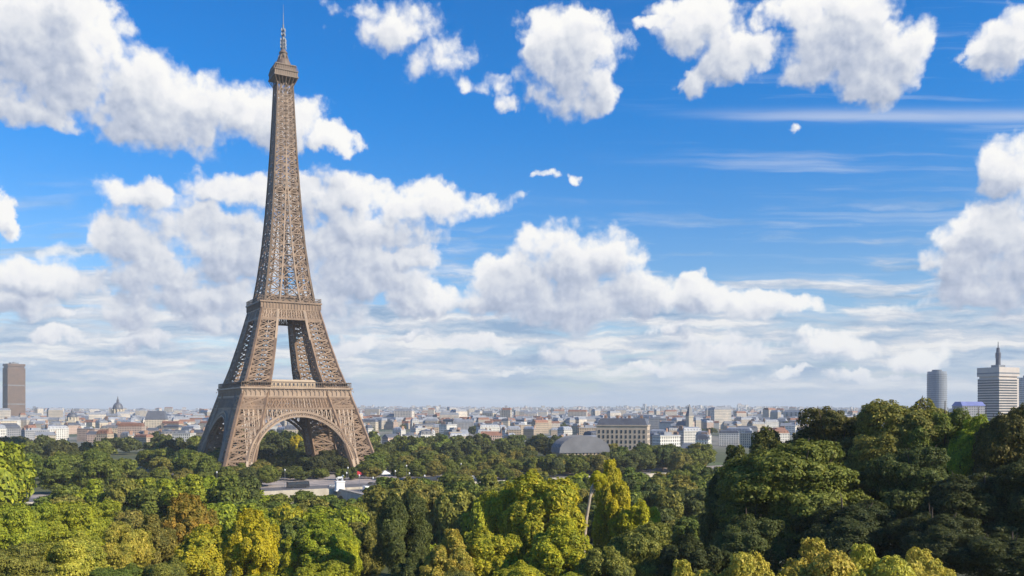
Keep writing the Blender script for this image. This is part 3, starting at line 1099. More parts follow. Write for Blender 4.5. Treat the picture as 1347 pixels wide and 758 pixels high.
TRUNK = {k: trunk_mesh(k + '_trunk', i, 6.0, .42 if k != 'low' else .2, 5, 6) for i, k in enumerate(KIND)}
TREES = []


def tree(x, y, base, top, half, kind, fol, label, group=None, name='broadleaf_tree', var=None, skirt=0.16, seed=None):
    """note down a tree of given height and half-width standing at x, y: crown down to `skirt` of its height"""
    r = random.Random(seed if seed is not None else int(x * 13 + y * 7))
    v = (var if var is not None else r.randrange(99)) % len(KIND[kind])
    TREES.append((x, y, half))
    SPECS.append((half * (top - base) / (x * x + y * y), name, (x, y, base), r.uniform(0, 6.28), top - base, half, r.uniform(.9, 1.1), kind, v, fol, label, group, skirt))


SPECS = []


def plant_trees(most=296):
    """the trees that show largest stand as things of their own; the smallest, farthest ones are one far wood"""
    own = sorted((q for q in SPECS if q[1] == 'broadleaf_tree'), key=lambda q: -q[0])
    for q in own[:most] + [q for q in SPECS if q[1] != 'broadleaf_tree']:
        _, name, loc, rz, H, half, wy, kind, v, fol, label, group, skirt = q
        me, hw, hh = KIND[kind][v]
        root = empty(name, loc, rz)
        tag(root, label, 'tree' if name != 'hedge_bush' else 'bush', group)
        z0 = H * skirt
        tr = link('trunk', TRUNK[kind], root)
        tr.scale = (max(.5, half / 8), max(.5, half / 8), (z0 + H * .25) / 6.0)
        cr = link('crown', me, root)
        cr.location = (0, 0, z0)
        cr.scale = (half / hw, half / hw * wy, (H - z0) / hh)
        cr.material_slots[0].link = 'OBJECT'
        cr.material_slots[0].material = FOL[fol]
    vs, mi = [], []
    fols = list(FOL)
    for q in own[most:]:
        _, name, loc, rz, H, half, wy, kind, v, fol, label, group, skirt = q
        me, hw, hh = KIND[kind][v]
        co = np.empty(len(me.vertices) * 3, np.float32)
        me.vertices.foreach_get('co', co)
        co = co.reshape(-1, 3) * np.array([half / hw, half / hw * wy, H * (1 - skirt) / hh])
        c, s_ = math.cos(rz), math.sin(rz)
        vs.append(np.stack([co[:, 0] * c - co[:, 1] * s_ + loc[0], co[:, 0] * s_ + co[:, 1] * c + loc[1], co[:, 2] + loc[2] + H * skirt], -1))
        mi.append(np.full(len(co) // 4, fols.index(fol), np.int32))
    v = np.concatenate(vs).astype(np.float32)
    n = len(v) // 4
    me = bpy.data.meshes.new('far_wood')
    me.vertices.add(4 * n)
    me.vertices.foreach_set('co', v.ravel())
    me.loops.add(4 * n)
    me.loops.foreach_set('vertex_index', np.arange(4 * n, dtype=np.int32))
    me.polygons.add(n)
    me.polygons.foreach_set('loop_start', np.arange(0, 4 * n, 4, dtype=np.int32))
    for f in fols:
        me.materials.append(FOL[f])
    me.polygons.foreach_set('material_index', np.concatenate(mi))
    me.update(calc_edges=True)
    tag(link('far_wood', me), 'dark green far trees among the first roofs beyond the park', 'wood', kind='stuff')


def tree_px(px, top, D, half_px, kind, fol, label, **kw):
    p = at(px, top, D)
    return tree(p.x, p.y, gz(p.x, p.y) - .3, p.z, half_px / FOC * D, kind, fol, label, **kw)


# ---- the trees of the hillside garden, each as the photograph shows it
# px, top, depth, half width in px, crown kind, leaves, label
GARDEN = [
    # the dark mass on the east
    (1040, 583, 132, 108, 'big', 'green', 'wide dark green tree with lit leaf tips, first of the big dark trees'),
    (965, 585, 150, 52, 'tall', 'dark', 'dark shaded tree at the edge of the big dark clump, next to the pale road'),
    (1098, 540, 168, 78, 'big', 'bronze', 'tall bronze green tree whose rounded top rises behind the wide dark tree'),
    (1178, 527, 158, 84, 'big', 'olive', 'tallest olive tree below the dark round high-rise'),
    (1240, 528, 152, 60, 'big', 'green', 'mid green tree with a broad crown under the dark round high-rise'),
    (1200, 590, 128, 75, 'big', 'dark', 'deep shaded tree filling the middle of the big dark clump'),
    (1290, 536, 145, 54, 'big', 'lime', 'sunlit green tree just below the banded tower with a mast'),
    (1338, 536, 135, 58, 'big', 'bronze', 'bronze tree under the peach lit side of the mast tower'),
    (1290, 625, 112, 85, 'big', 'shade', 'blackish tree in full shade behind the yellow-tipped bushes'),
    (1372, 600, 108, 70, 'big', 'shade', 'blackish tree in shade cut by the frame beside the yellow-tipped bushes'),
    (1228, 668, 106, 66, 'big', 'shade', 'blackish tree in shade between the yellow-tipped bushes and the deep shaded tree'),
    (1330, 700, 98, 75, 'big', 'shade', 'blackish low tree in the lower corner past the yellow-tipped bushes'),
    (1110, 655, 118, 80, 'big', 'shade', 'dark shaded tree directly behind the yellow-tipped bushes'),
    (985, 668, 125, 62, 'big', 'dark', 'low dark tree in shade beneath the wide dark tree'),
    (1020, 560, 170, 48, 'tall', 'bronze', 'reddish bronze tree peeping over the wide dark tree'),
    # below them, the bright clipped tops
    (905, 742, 92, 50, 'low', 'tips', 'yellow-tipped bush lowest in its row, next to the olive tree'),
    (990, 727, 90, 62, 'low', 'tips', 'yellow-tipped bush second in its row below the wide dark tree'),
    (1072, 714, 92, 70, 'low', 'tips', 'yellow-tipped bush highest in its row below the wide dark tree'),
    (1145, 722, 90, 62, 'low', 'tips', 'yellow-tipped bush between the highest one and the row end'),
    (1205, 728, 93, 54, 'low', 'tips', 'yellow-tipped bush at the dark end of its row'),
    # the yellow pair in the middle
    (712, 612, 165, 62, 'tall', 'yellowgreen', 'big yellow-green tree, taller and wider of the yellow pair'),
    (668, 628, 172, 34, 'tall', 'yellowgreen', 'slim yellow-green tree leaning on the big yellow one'),
    (738, 680, 140, 52, 'tall', 'yellowgreen', 'yellow-green tree with deep folds at the foot of the big yellow one'),
    (806, 604, 185, 32, 'tall', 'yellow', 'bright yellow tree with a pointed top beside the pale bare stem'),
    (843, 652, 180, 34, 'tall', 'yellow', 'small bright yellow tree on the shoulder of the pointed yellow one'),
    (848, 690, 128, 58, 'big', 'olive', 'broad olive tree in half shade below the yellow pair'),
    (905, 700, 122, 45, 'tall', 'shade', 'shaded tree between the broad olive tree and the dark clump'),
    (798, 716, 118, 40, 'tall', 'olive', 'olive tree under the pale bare stem'),
    (640, 690, 145, 44, 'tall', 'yellowgreen', 'mottled yellow-green tree next to the dark round tree'),
    (590, 696, 140, 42, 'tall', 'tips', 'pale mottled tree with dark gaps between its branches'),
    (560, 640, 235, 36, 'mid', 'olive', 'olive tree with a flat top behind the dark round tree'),
    (598, 642, 228, 32, 'mid', 'olive', 'round olive tree between the dark round tree and the pale track'),
    (640, 648, 222, 30, 'mid', 'yellowgreen', 'little yellowish tree below the pale track'),
    (528, 650, 165, 44, 'big', 'dark', 'dark round olive-black tree standing alone before the quay'),
    (488, 678, 190, 24, 'tall', 'olive', 'narrow olive tree squeezed against the dark round tree'),
    (420, 676, 178, 46, 'tall', 'lime', 'yellowish green tree with a curled crown before the bridge'),
    (384, 702, 178, 26, 'tall', 'yellowgreen', 'small yellow-green tree between the curled tree and the golden one'),
    (452, 690, 180, 26, 'tall', 'yellowgreen', 'slender yellow-green tree before the bridge end'),
    (333, 668, 152, 37, 'tall', 'yellow', 'golden yellow tree, brightest in the garden below the tower'),
    (248, 648, 175, 38, 'tall', 'gold', 'rust and gold tree with an orange top'),
    (270, 690, 152, 42, 'tall', 'yellowgreen', 'yellow-green tree with a dark hollow under the rusty one'),
    (205, 676, 165, 36, 'tall', 'olive', 'olive tree with a dark flank beside the rusty one'),
    (160, 690, 155, 44, 'big', 'tips', 'pale olive tree with bright flecks below the pale roof'),
    (90, 706, 140, 54, 'big', 'tips', 'pale flecked tree low down beside the frame corner'),
    (95, 652, 205, 56, 'big', 'lime', 'wide bright green tree with a level top by the pale roof'),
    (20, 655, 195, 48, 'big', 'lime', 'bright green tree touching the frame under the bright round one'),
    (25, 716, 135, 52, 'big', 'olive', 'olive tree in the lower corner with a dusty crown'),
    (2, 588, 320, 40, 'mid', 'lime', 'bright round green tree at the frame below the brown slab tower'),
    (352, 750, 132, 40, 'big', 'yellowgreen', 'yellow-green tree below the golden one'),
    (430, 734, 140, 44, 'tall', 'lime', 'low green tree below the curled one'),
    (215, 738, 130, 44, 'big', 'olive', 'olive tree at the lower edge under the rusty one'),
    (150, 744, 128, 46, 'big', 'green', 'green tree at the lower edge under the pale flecked ones'),
    (680, 742, 126, 46, 'big', 'yellowgreen', 'yellow-green tree at the lower edge under the big yellow one'),
    (600, 750, 128, 40, 'big', 'olive', 'olive tree at the lower edge under the mottled ones'),
    (540, 726, 140, 30, 'tall', 'dark', 'dark slim tree at the foot of the dark round one'),
    (760, 750, 118, 40, 'big', 'lime', 'green tree at the lower edge below the pale bare stem'),
]
for (px, top, D, hp, kind, fol, lab) in GARDEN:
    low = kind == 'low'
    grp = 'yellow-tipped bushes in a row' if low else 'trees of the hillside garden'
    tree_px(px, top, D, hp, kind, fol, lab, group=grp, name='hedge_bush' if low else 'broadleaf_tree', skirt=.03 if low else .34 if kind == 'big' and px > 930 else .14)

# the leaning pale stem beside the pointed yellow tree
p = at(779, 640, 172)
b0 = gz(p.x, p.y)
root = empty('plane_tree', (p.x - 1.3, p.y, b0 - .2))
tag(root, 'leaning pale bare stem with thin twigs beside the pointed yellow tree', 'tree')
mb = MB()
h = p.z - b0
mb.tube([(-.6, 0, 0), (-.5, 0, h * .45), (.1, 0, h * .72), (1.2, 0, h), (2.2, .2, h + 2)], [.5, .42, .34, .26, .08], 10)
for dx, dz in ((1.9, 1.6), (2.3, .8)):
    mb.tube([(.9, 0, h * .92), (.9 + dx * .5, .3, h + dz * .45), (.9 + dx, .6, h + dz)], [.26, .16, .05], 7)
mb.build('trunk', M['pale_bark'], root)
cm = link('crown', KIND['low'][1][0], root)
cm.location = (2.6, .4, h - .4)
cm.scale = (.4, .4, .45)
cm.material_slots[0].link = 'OBJECT'
cm.material_slots[0].material = FOL['yellow']

# ---- the parks on the level ground: planted belts, tree by tree
rr = random.Random(5)


def clear(x, y, half):
    s = (x - TOWER.x) * AX.x + (y - TOWER.y) * AX.y
    t = (x - TOWER.x) * RV.x + (y - TOWER.y) * RV.y
    if 160 < s < 250:                      # the river
        return False
    if any(abs(abs(a) - 47) < 17 for a in (s,)) and abs(abs(t) - 47) < 17:      # the tower's own feet
        return False
    if 104 < s < 165 and -30 < t < 60:   # the square before it
        return False
    return all((x - a) ** 2 + (y - b) ** 2 > (0.62 * (half + h)) ** 2 for a, b, h in TREES)


def belt(n, px0, px1, d0, d1, tops, half, kind, fols, label, group, tries=40):
    made = 0
    for _ in range(n * tries):
        if made >= n:
            break
        px, D = rr.uniform(px0, px1), rr.uniform(d0, d1)
        x = (px - 673.5) / FOC * D
        hf = rr.uniform(*half)
        if not clear(x, D, hf):
            continue
        g = gz(x, D)
        H = rr.uniform(*tops)
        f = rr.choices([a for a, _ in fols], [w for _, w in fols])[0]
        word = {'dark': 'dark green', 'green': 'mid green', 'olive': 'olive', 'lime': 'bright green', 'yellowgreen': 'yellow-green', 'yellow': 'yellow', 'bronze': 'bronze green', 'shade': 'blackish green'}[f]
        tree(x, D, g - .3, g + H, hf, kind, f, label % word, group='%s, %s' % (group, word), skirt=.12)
        made += 1


# west of the tower, from the quay to the far edge of the park
belt(20, -10, 330, 300, 362, (13, 19), (6, 9), 'mid', [('green', 4), ('olive', 3), ('lime', 3), ('dark', 2)], '%s tree on the near bank, below the park by the slab tower', 'near bank trees')
belt(34, -30, 300, 420, 620, (13, 19), (7, 10), 'mid', [('dark', 4), ('green', 4), ('olive', 2), ('lime', 1)], '%s tree in the park between slab tower and iron tower', 'park trees on the slab tower side')
belt(40, -40, 280, 640, 860, (14, 20), (8, 11), 'far', [('dark', 6), ('green', 3), ('shade', 2)], '%s tree in the farthest park rows between slab tower and iron tower', 'far park trees on the slab tower side')
# behind and beside the tower
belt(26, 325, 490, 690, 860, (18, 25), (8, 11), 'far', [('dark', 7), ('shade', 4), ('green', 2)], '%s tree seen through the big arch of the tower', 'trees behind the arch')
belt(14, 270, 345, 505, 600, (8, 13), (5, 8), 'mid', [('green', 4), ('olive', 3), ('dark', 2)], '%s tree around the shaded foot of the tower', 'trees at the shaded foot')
belt(18, 480, 560, 500, 680, (8, 15), (6, 9), 'mid', [('dark', 4), ('green', 4), ('olive', 3)], '%s tree around the sunlit foot of the tower', 'trees at the sunlit foot')
belt(34, 500, 735, 690, 860, (15, 21), (8, 11), 'far', [('dark', 6), ('green', 3), ('shade', 3)], '%s tree in the belt between iron tower and barrel-roofed hall', 'belt beyond the lawn')
belt(14, 560, 720, 470, 530, (5, 8), (4, 6), 'mid', [('olive', 4), ('green', 3), ('lime', 2)], '%s low tree on the lawn before the dark belt', 'low trees on the lawn')
belt(30, 800, 930, 500, 660, (12, 18), (7, 10), 'mid', [('dark', 5), ('green', 4), ('olive', 2)], '%s tree before the stone block with the sunlit end', 'trees before the stone block')
belt(20, 900, 1100, 300, 520, (12, 18), (7, 10), 'mid', [('dark', 5), ('green', 4)], '%s tree half hidden behind the big dark clump', 'trees behind the dark clump')
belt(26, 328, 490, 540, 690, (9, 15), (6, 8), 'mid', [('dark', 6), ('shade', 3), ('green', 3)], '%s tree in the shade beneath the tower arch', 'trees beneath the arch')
belt(26, 545, 850, 290, 400, (11, 16), (6, 8), 'mid', [('olive', 4), ('green', 4), ('lime', 2)], '%s tree on the near bank below the lawn and barrel-roofed hall', 'near bank trees below the lawn')
belt(22, 318, 545, 262, 345, (8, 11.5), (5, 7.5), 'mid', [('olive', 4), ('green', 4), ('lime', 2)], '%s tree on the near bank below the bridge', 'near bank trees below the bridge')
belt(26, 700, 900, 285, 400, (11, 16), (6, 8.5), 'mid', [('olive', 3), ('green', 5), ('dark', 2)], '%s tree on the near bank below the stone block', 'near bank trees below the stone block')
belt(12, 700, 830, 470, 582, (9, 14), (6, 8), 'mid', [('dark', 4), ('green', 4), ('olive', 1)], '%s tree against the front of the barrel-roofed hall', 'trees before the barrel-roofed hall')
belt(16, 330, 500, 505, 560, (5, 8), (4, 6), 'mid', [('dark', 3), ('green', 4), ('olive', 2)], '%s low tree on the square at the tower foot', 'low trees on the square')
belt(20, 500, 720, 540, 680, (10, 15), (6, 9), 'mid', [('dark', 4), ('green', 4), ('olive', 2)], '%s tree scattered over the lawn before the far belt', 'trees scattered on the lawn')
for tt in list(range(-130, -36, 11)) + list(range(36, 190, 11)):
    for ss in (118, 126):
        X, Y = TOWER.x + AX.x * ss + RV.x * (tt + ss % 3), TOWER.y + AX.y * ss + RV.y * (tt + ss % 3)
        tree(X, Y, gz(X, Y) if ss < 150 else 2.5, 2.5 + rr.uniform(9, 12.5), rr.uniform(4.8, 6.2), 'mid', rr.choice(['green', 'green', 'olive', 'dark']), 'clipped quay tree in the double row along the tower-side bank', group='double row of quay trees')
belt(16, 500, 690, 270, 345, (13, 18), (6, 8), 'mid', [('olive', 4), ('green', 4), ('lime', 1)], '%s taller tree screening the quay in front of the lawn', 'trees screening the quay')
# hillside filler between the named trees
belt(26, 320, 700, 205, 320, (10, 15), (5, 7.5), 'mid', [('olive', 4), ('lime', 3), ('yellowgreen', 2), ('green', 3)], '%s small tree on the slope between garden and bridge', 'small trees on the lower slope')
belt(14, -10, 320, 205, 290, (9, 14), (5, 8), 'mid', [('olive', 4), ('lime', 3), ('green', 3)], '%s tree on the slope below the pale roof', 'trees on the lower slope by the pale roof')
belt(16, 700, 1000, 190, 300, (8, 12), (5, 7), 'mid', [('olive', 4), ('green', 3), ('dark', 2)], '%s tree on the slope below the pale road', 'trees on the lower slope by the pale road')
# the yellow tree that shows through the arch
tree_px(389, 572, 690, 10, 'mid', 'yellow', 'lone yellow tree glowing under the big arch of the tower', group='trees behind the arch, yellow')


# ------------------------------------------------------------------ the city beyond
def spot(px, D):
    x = (px - 673.5) / FOC * D
    return x, D, gz(x, D)


def width_at(px0, px1, D):
    return (px1 - px0) / FOC * D


def top_z(py, D):
    return CAM_H + (HOR - py) / FOC * D


# ---- the brown slab tower
def slab_tower():
    D = 2550
    x, y, g = spot(18.5, D)
    H = top_z(479, D) - g
    root = empty('slab_tower', (x, y, g), R(55))
    tag(root, 'tall brown slab office tower standing alone over the roofs', 'high-rise')
    a, b = 25, 16
    body = MB()
    body.box(-a, a, -b, b, 0, H * .93)
    body.box(-a + 2, a - 2, -b + 2, b - 2, H * .93, H * .96)
    body.box(-a, a, -b, b, H * .96, H)
    wall = body.build('wall', plain('brown_cladding', (0.15, 0.1, 0.075), (0.12, 0.085, 0.065), 0.4, 0.05), root)
    mb = MB()
    k = -a + 1
    while k < a:
        for s in (-1, 1):
            mb.box(k, k + .7, min(b * s, b * s + .5 * s), max(b * s, b * s + .5 * s), 2, H * .92)
        k += 2.4
    k = -b + 1
    while k < b:
        for s in (-1, 1):
            mb.box(min(a * s, a * s + .5 * s), max(a * s, a * s + .5 * s), k, k + .7, 2, H * .92)
        k += 2.4
    for zz in (.3, .62):
        wb = MB()
        wb.box(-a - .3, a + .3, -b - .3, b + .3, H * zz, H * zz + 4)
        wb.build('plant_floor', M['metal_grey'], wall)
    mb.build('fin', plain('bronze_fins', (0.22, 0.145, 0.1), (0.17, 0.115, 0.085), 0.45, 0.1), wall)
    mb = MB()
    mb.box(-12, 10, -7, 7, H, H + 4)
    mb.box(-3, 2, -3, 3, H + 4, H + 6)
    mb.build('rooftop_plant', M['metal_grey'], root)


slab_tower()


# ---- the round dark high-rise and the banded one with a mast, east
def round_tower():
    D = 1500
    x, y, g = spot(1232.5, D)
    H = top_z(489, D) - g
    r = width_at(1220.5, 1244.5, D) / 2
    root = empty('round_tower', (x, y, g))
    tag(root, 'dark grey rounded high-rise rising just over the olive trees', 'high-rise')
    mb = MB()
    mb.lathe([(r, 0), (r, H - 3), (r * .96, H - 3), (r * .96, H)], 24)
    wall = mb.build('wall', plain('dark_curtain_wall', (0.29, 0.31, 0.35), (0.23, 0.25, 0.28), 0.35, 0.05), root)
    mb = MB()
    z = 4
    while z < H - 4:
        mb.lathe([(r + .25, z), (r + .25, z + 1.1)], 24)
        z += 3.6
    mb.build('floor_band', M['metal_grey'], wall)
    mb = MB()
    mb.lathe([(r * .5, H), (r * .5, H + 3)], 16)
    mb.build('rooftop_plant', M['metal_grey'], root)


round_tower()


def mast_tower():
    D = 1250
    x, y, g = spot(1313, D)
    H = top_z(484, D) - g
    root = empty('mast_tower', (x, y, g), R(24))
    tag(root, 'banded grey tower block with a peach sunlit side and a thick roof mast', 'high-rise')
    a, b = 21, 17
    mb = MB()
    mb.box(-a, a, -b, b, 0, H - 16)
    mb.box(-a + 1.5, a - 1.5, -b + 1.5, b - 1.5, H - 16, H - 13)
    mb.box(-a - .6, a + .6, -b - .6, b + .6, H - 13, H)
    wall = mb.build('wall', plain('peach_concrete', (0.56, 0.49, 0.43), (0.48, 0.42, 0.38), 0.8, 0.08), root)
    z = 6
    while z < H - 18:
        mb = MB()
        mb.box(-a - .15, a - 4, -b - .15, -b + .2, z, z + 1.9)
        mb.box(-a - .15, -a + .2, -b, b, z, z + 1.9)
        mb.build('window_band', M['glass'], wall)
        z += 3.7
    mb = MB()
    for k in range(6):
        mb.box(a - .1, a + .22, -b + 2 + k * 5.4, -b + 4.4 + k * 5.4, 5, H - 18)
    mb.build('window', M['glass'], wall)
    mb = MB()
    mb.box(-a - .75, a + .75, -b - .75, b + .75, H - 9.5, H - 7.5)
    mb.build('crown_band', M['metal_grey'], wall)
    mb = MB()
    mb.box(-7, 7, -6, 6, H, H + 4)
    mb.build('rooftop_plant', M['metal_grey'], root)
    mb = MB()
    mb.lathe([(3.4, H + 4), (3.1, H + 14), (3.6, H + 14.3), (3.6, H + 22), (2.6, H + 22.4), (2.2, H + 29), (.7, H + 29.5), (.4, H + 38)], 14)
    mb.build('mast', plain('mast_paint', (0.12, 0.12, 0.15), (0.09, 0.09, 0.11), 0.5, 0.2), root)


mast_tower()

x, y, g = spot(1352, 1350)
root = empty('apartment_tower', (x, y, g), R(15))
tag(root, 'pale grey apartment tower cut by the frame beside the mast tower', 'high-rise')
H = top_z(497, 1350) - g
mb = MB(); mb.box(-13, 13, -11, 11, 0, H); wall = mb.build('wall', M['w_white'], root)
z = 5
while z < H - 3:
    mb = MB(); mb.box(-11, 11, -12.2, -11, z, z + 1.0); mb.build('balcony', M['white'], wall)
    z += 3.2
mb = MB(); mb.box(-5, 5, -4, 4, H, H + 3.5); mb.build('rooftop_plant', M['metal_grey'], root)

x, y, g = spot(1274, 1150)
root = empty('blue_roof_hall', (x, y, g), R(10))
tag(root, 'long hall with a bright blue roof between the two grey towers', 'building')
H = top_z(534, 1150) - g
mb = MB(); mb.box(-17, 17, -10, 10, 0, H); mb.build('wall', M['w_grey'], root)
mb = MB(); mb.frustum(-17.6, 17.6, -10.6, 10.6, H, H + 5.5, 1.5, 5.0); mb.build('roof', plain('blue_sheet_roof', (0.14, 0.17, 0.42), (0.11, 0.13, 0.33), 0.5, 0.1), root)


# ---- the barrel-roofed hall and the stone block right of the middle
def barrel_hall():
    D = 600
    x, y, g = spot(763, D)
    g -= 2
    root = empty('barrel_hall', (x, y, g), R(12))
    tag(root, 'broad hall with a rounded dark grey roof behind the yellow trees', 'building')
    a, b = 17.5, 11
    zt = top_z(573, D) - g
    he = zt * .56
    mb = MB()
    mb.box(-a, a, -b, b, 0, he)
    wall = mb.build('wall', M['w_tan'], root)
    for k in range(8):
        w = MB()
        x0 = -a + 1.4 + k * 4.2
        w.box(x0, x0 + 2.2, -b - .12, -b + .1, 4, he - 3)
        w.build('window', M['glass'], wall)
    mb = MB()
    n = 14
    prof = []
    for k in range(n + 1):
        t = math.pi * k / n
        prof.append((-(a + .6) * math.cos(t) if True else 0, he + (zt - he) * math.sin(t) ** .8))
    vs = [(px_, -b - .6, pz) for px_, pz in prof] + [(px_, b + .6, pz) for px_, pz in prof]
    m_ = n + 1
    fs = [(i, i + 1, m_ + i + 1, m_ + i) for i in range(n)] + [tuple(range(m_))[::-1], tuple(range(m_, 2 * m_))]
    mb.add(vs, fs)
    for k in range(6):
        yy = -b + 1 + k * 4
        for i in range(n):
            mb.bar((prof[i][0], yy, prof[i][1] + .1), (prof[i + 1][0], yy, prof[i + 1][1] + .1), .35)
    mb.build('roof', plain('grey_lead_roof', (0.19, 0.19, 0.205), (0.14, 0.14, 0.155), 0.6, 0.15), root)


barrel_hall()


def stone_block():
    D = 720
    x, y, g = spot(820, D)
    H = top_z(560, D) - g
    root = empty('stone_block', (x, y, g), R(-14))
    tag(root, 'big stone block with a sunlit peach end wall and slate roof', 'building')
    a, b = 21, 12
    mb = MB()
    mb.box(-a, a, -b, b, 0, H)
    mb.box(-a - .5, a + .5, -b - .5, b + .5, H - .2, H + .7)
    mb.box(-a - .3, a + .3, -b - .3, b + .3, 5.2, 5.7)
    wall = mb.build('wall', plain('peach_stone', (0.5, 0.4, 0.31), (0.41, 0.33, 0.26), 0.85, 0.12), root)
    nf = int((H - 6) / 4.2)
    for f in range(nf):
        for k in range(11):
            z0 = 6.4 + f * 4.2
            x0 = -a + 1.5 + k * 3.7
            w = MB(); w.box(x0, x0 + 1.5, -b - .15, -b + .1, z0, z0 + 2.7)
            w.build('window', M['glass'], wall)
        for k in range(4):
            y0 = -b + 2.4 + k * 5.4
            w = MB(); w.box(a - .1, a + .15, y0, y0 + 1.4, 6.4 + f * 4.2, 9.1 + f * 4.2)
            w.build('window', M['glass'], wall)
    mb = MB()
    mb.frustum(-a + .3, a - .3, -b + .3, b - .3, H + .7, H + 6.2, 2.4, 4.0)
    roof = mb.build('roof', M['slate'], root)
    for k in range(4):
        c = MB(); c.box(-16 + k * 10, -13.8 + k * 10, -1.5, 1.5, H + 4, H + 8.6); c.build('chimney', M['chimney'], roof)


stone_block()


# ---- domes and spires that break the skyline
def domed_church(px, top, D, w_px, m_dome, label):
    x, y, g = spot(px, D)
    H = top_z(top, D) - g
    w = w_px / FOC * D
    root = empty('domed_church', (x, y, g), R(20))
    tag(root, label, 'church')
    mb = MB()
    h1, h2, h3 = H * .34, H * .58, H * .8
    mb.box(-w * .9, w * .9, -w * .9, w * .9, 0, h1)
    mb.frustum(-w * .5, w * .5, -w * 1.05, -w * .9, h1, h1 + w * .3, w * .45, 0)
    mb.lathe([(w * .52, h1), (w * .5, h2)], 20)
    wall = mb.build('wall', M['stone'], root)
    mb = MB()
    for k in range(12):
        t = k * math.pi / 6
        mb.lathe([(w * .06, h1), (w * .06, h2)], 6, (w * .56 * math.cos(t), w * .56 * math.sin(t), 0))
    mb.build('drum_columns', M['stone'], wall)['kind'] = 'stuff'
    mb = MB()
    prof = [(w * .54, h2)] + [(w * .5 * math.cos(k * math.pi / 2 / 8), h2 + (h3 - h2) * math.sin(k * math.pi / 2 / 8)) for k in range(8)] + [(w * .1, h3)]
    mb.lathe(prof, 20)
    dm = mb.build('dome', m_dome, root)
    mb = MB()
    mb.lathe([(w * .13, h3 - .3), (w * .12, h3 + H * .07), (w * .05, h3 + H * .12), (w * .015, H)], 8)
    mb.build('lantern', m_dome, dm)


domed_church(155, 521, 1900, 13, M['slate'], 'tall domed church with a dark lantern between the slab tower and the iron tower')
domed_church(95, 537, 1700, 13, M['slate'], 'small dark domed church close by the brown slab tower')


def spire_church(px, top, D, w_px, label):
    x, y, g = spot(px, D)
    H = top_z(top, D) - g
    w = w_px / FOC * D
    root = empty('spire_church', (x, y, g), R(25))
    tag(root, label, 'church')
    mb = MB()
    mb.box(-w / 2, w / 2, -w / 2, w / 2, 0, H * .62)
    mb.box(-w * .58, w * .58, -w * .58, w * .58, H * .6, H * .64)
    mb.box(-w * .5, w * .5, w * .5, w * 3.6, 0, H * .34)
    mb.build('wall', M['stone'], root)
    mb = MB()
    mb.frustum(-w * .55, w * .55, -w * .55, w * .55, H * .64, H, w * .5)
    mb.frustum(-w * .56, w * .56, w * .5, w * 3.65, H * .34, H * .47, w * .5, .3)
    mb.build('roof', M['slate'], root)


spire_church(907, 532, 1350, 7, 'dark slim church tower over the roofs right behind the stone block')

x, y, g = spot(206, 1500)
root = empty('slate_hall', (x, y, g), R(8))
tag(root, 'wide block with a tall dark slate roof beside the domed church', 'building')
H = top_z(552, 1500) - g
mb = MB(); mb.box(-17, 17, -10, 10, 0, H); mb.build('wall', M['w_cream'], root)
mb = MB(); mb.frustum(-17.5, 17.5, -10.5, 10.5, H, H + 15, 4, 6); mb.build('roof', M['slate'], root)

x, y, g = spot(118, 355)
root = empty('garden_pavilion', (x, y, gz(x, y)), R(20))
tag(root, 'low pavilion with a pale flat roof among the bright green trees', 'building')
zt = top_z(659, 355) - g
mb = MB(); mb.box(-6.5, 6.5, -4.5, 4.5, -1, zt - .5); wall = mb.build('wall', M['stone'], root)
for k in range(4):
    w = MB(); w.box(-5.6 + k * 3, -3.8 + k * 3, -4.6, -4.4, .4, 2.8); w.build('window', M['glass'], wall)
mb = MB(); mb.box(-7.4, 7.4, -5.4, 5.4, zt - .5, zt); mb.build('roof', M['white'], root)

x, y, g = spot(906, 640)
root = empty('lodge', (x, y, g), R(-20))
tag(root, 'small white lodge shining at the edge of the dark clump', 'building')
zt = top_z(583, 640) - g
mb = MB(); mb.box(-5, 5, -4, 4, 0, zt - 4); wall = mb.build('wall', M['white'], root)
for k in range(3):
    w = MB(); w.box(-4 + k * 3, -2.8 + k * 3, -4.12, -3.9, zt - 8, zt - 6); w.build('window', M['glass'], wall)
mb = MB(); mb.frustum(-5.4, 5.4, -4.4, 4.4, zt - 4, zt, 1.6); mb.build('roof', M['zinc'], root)


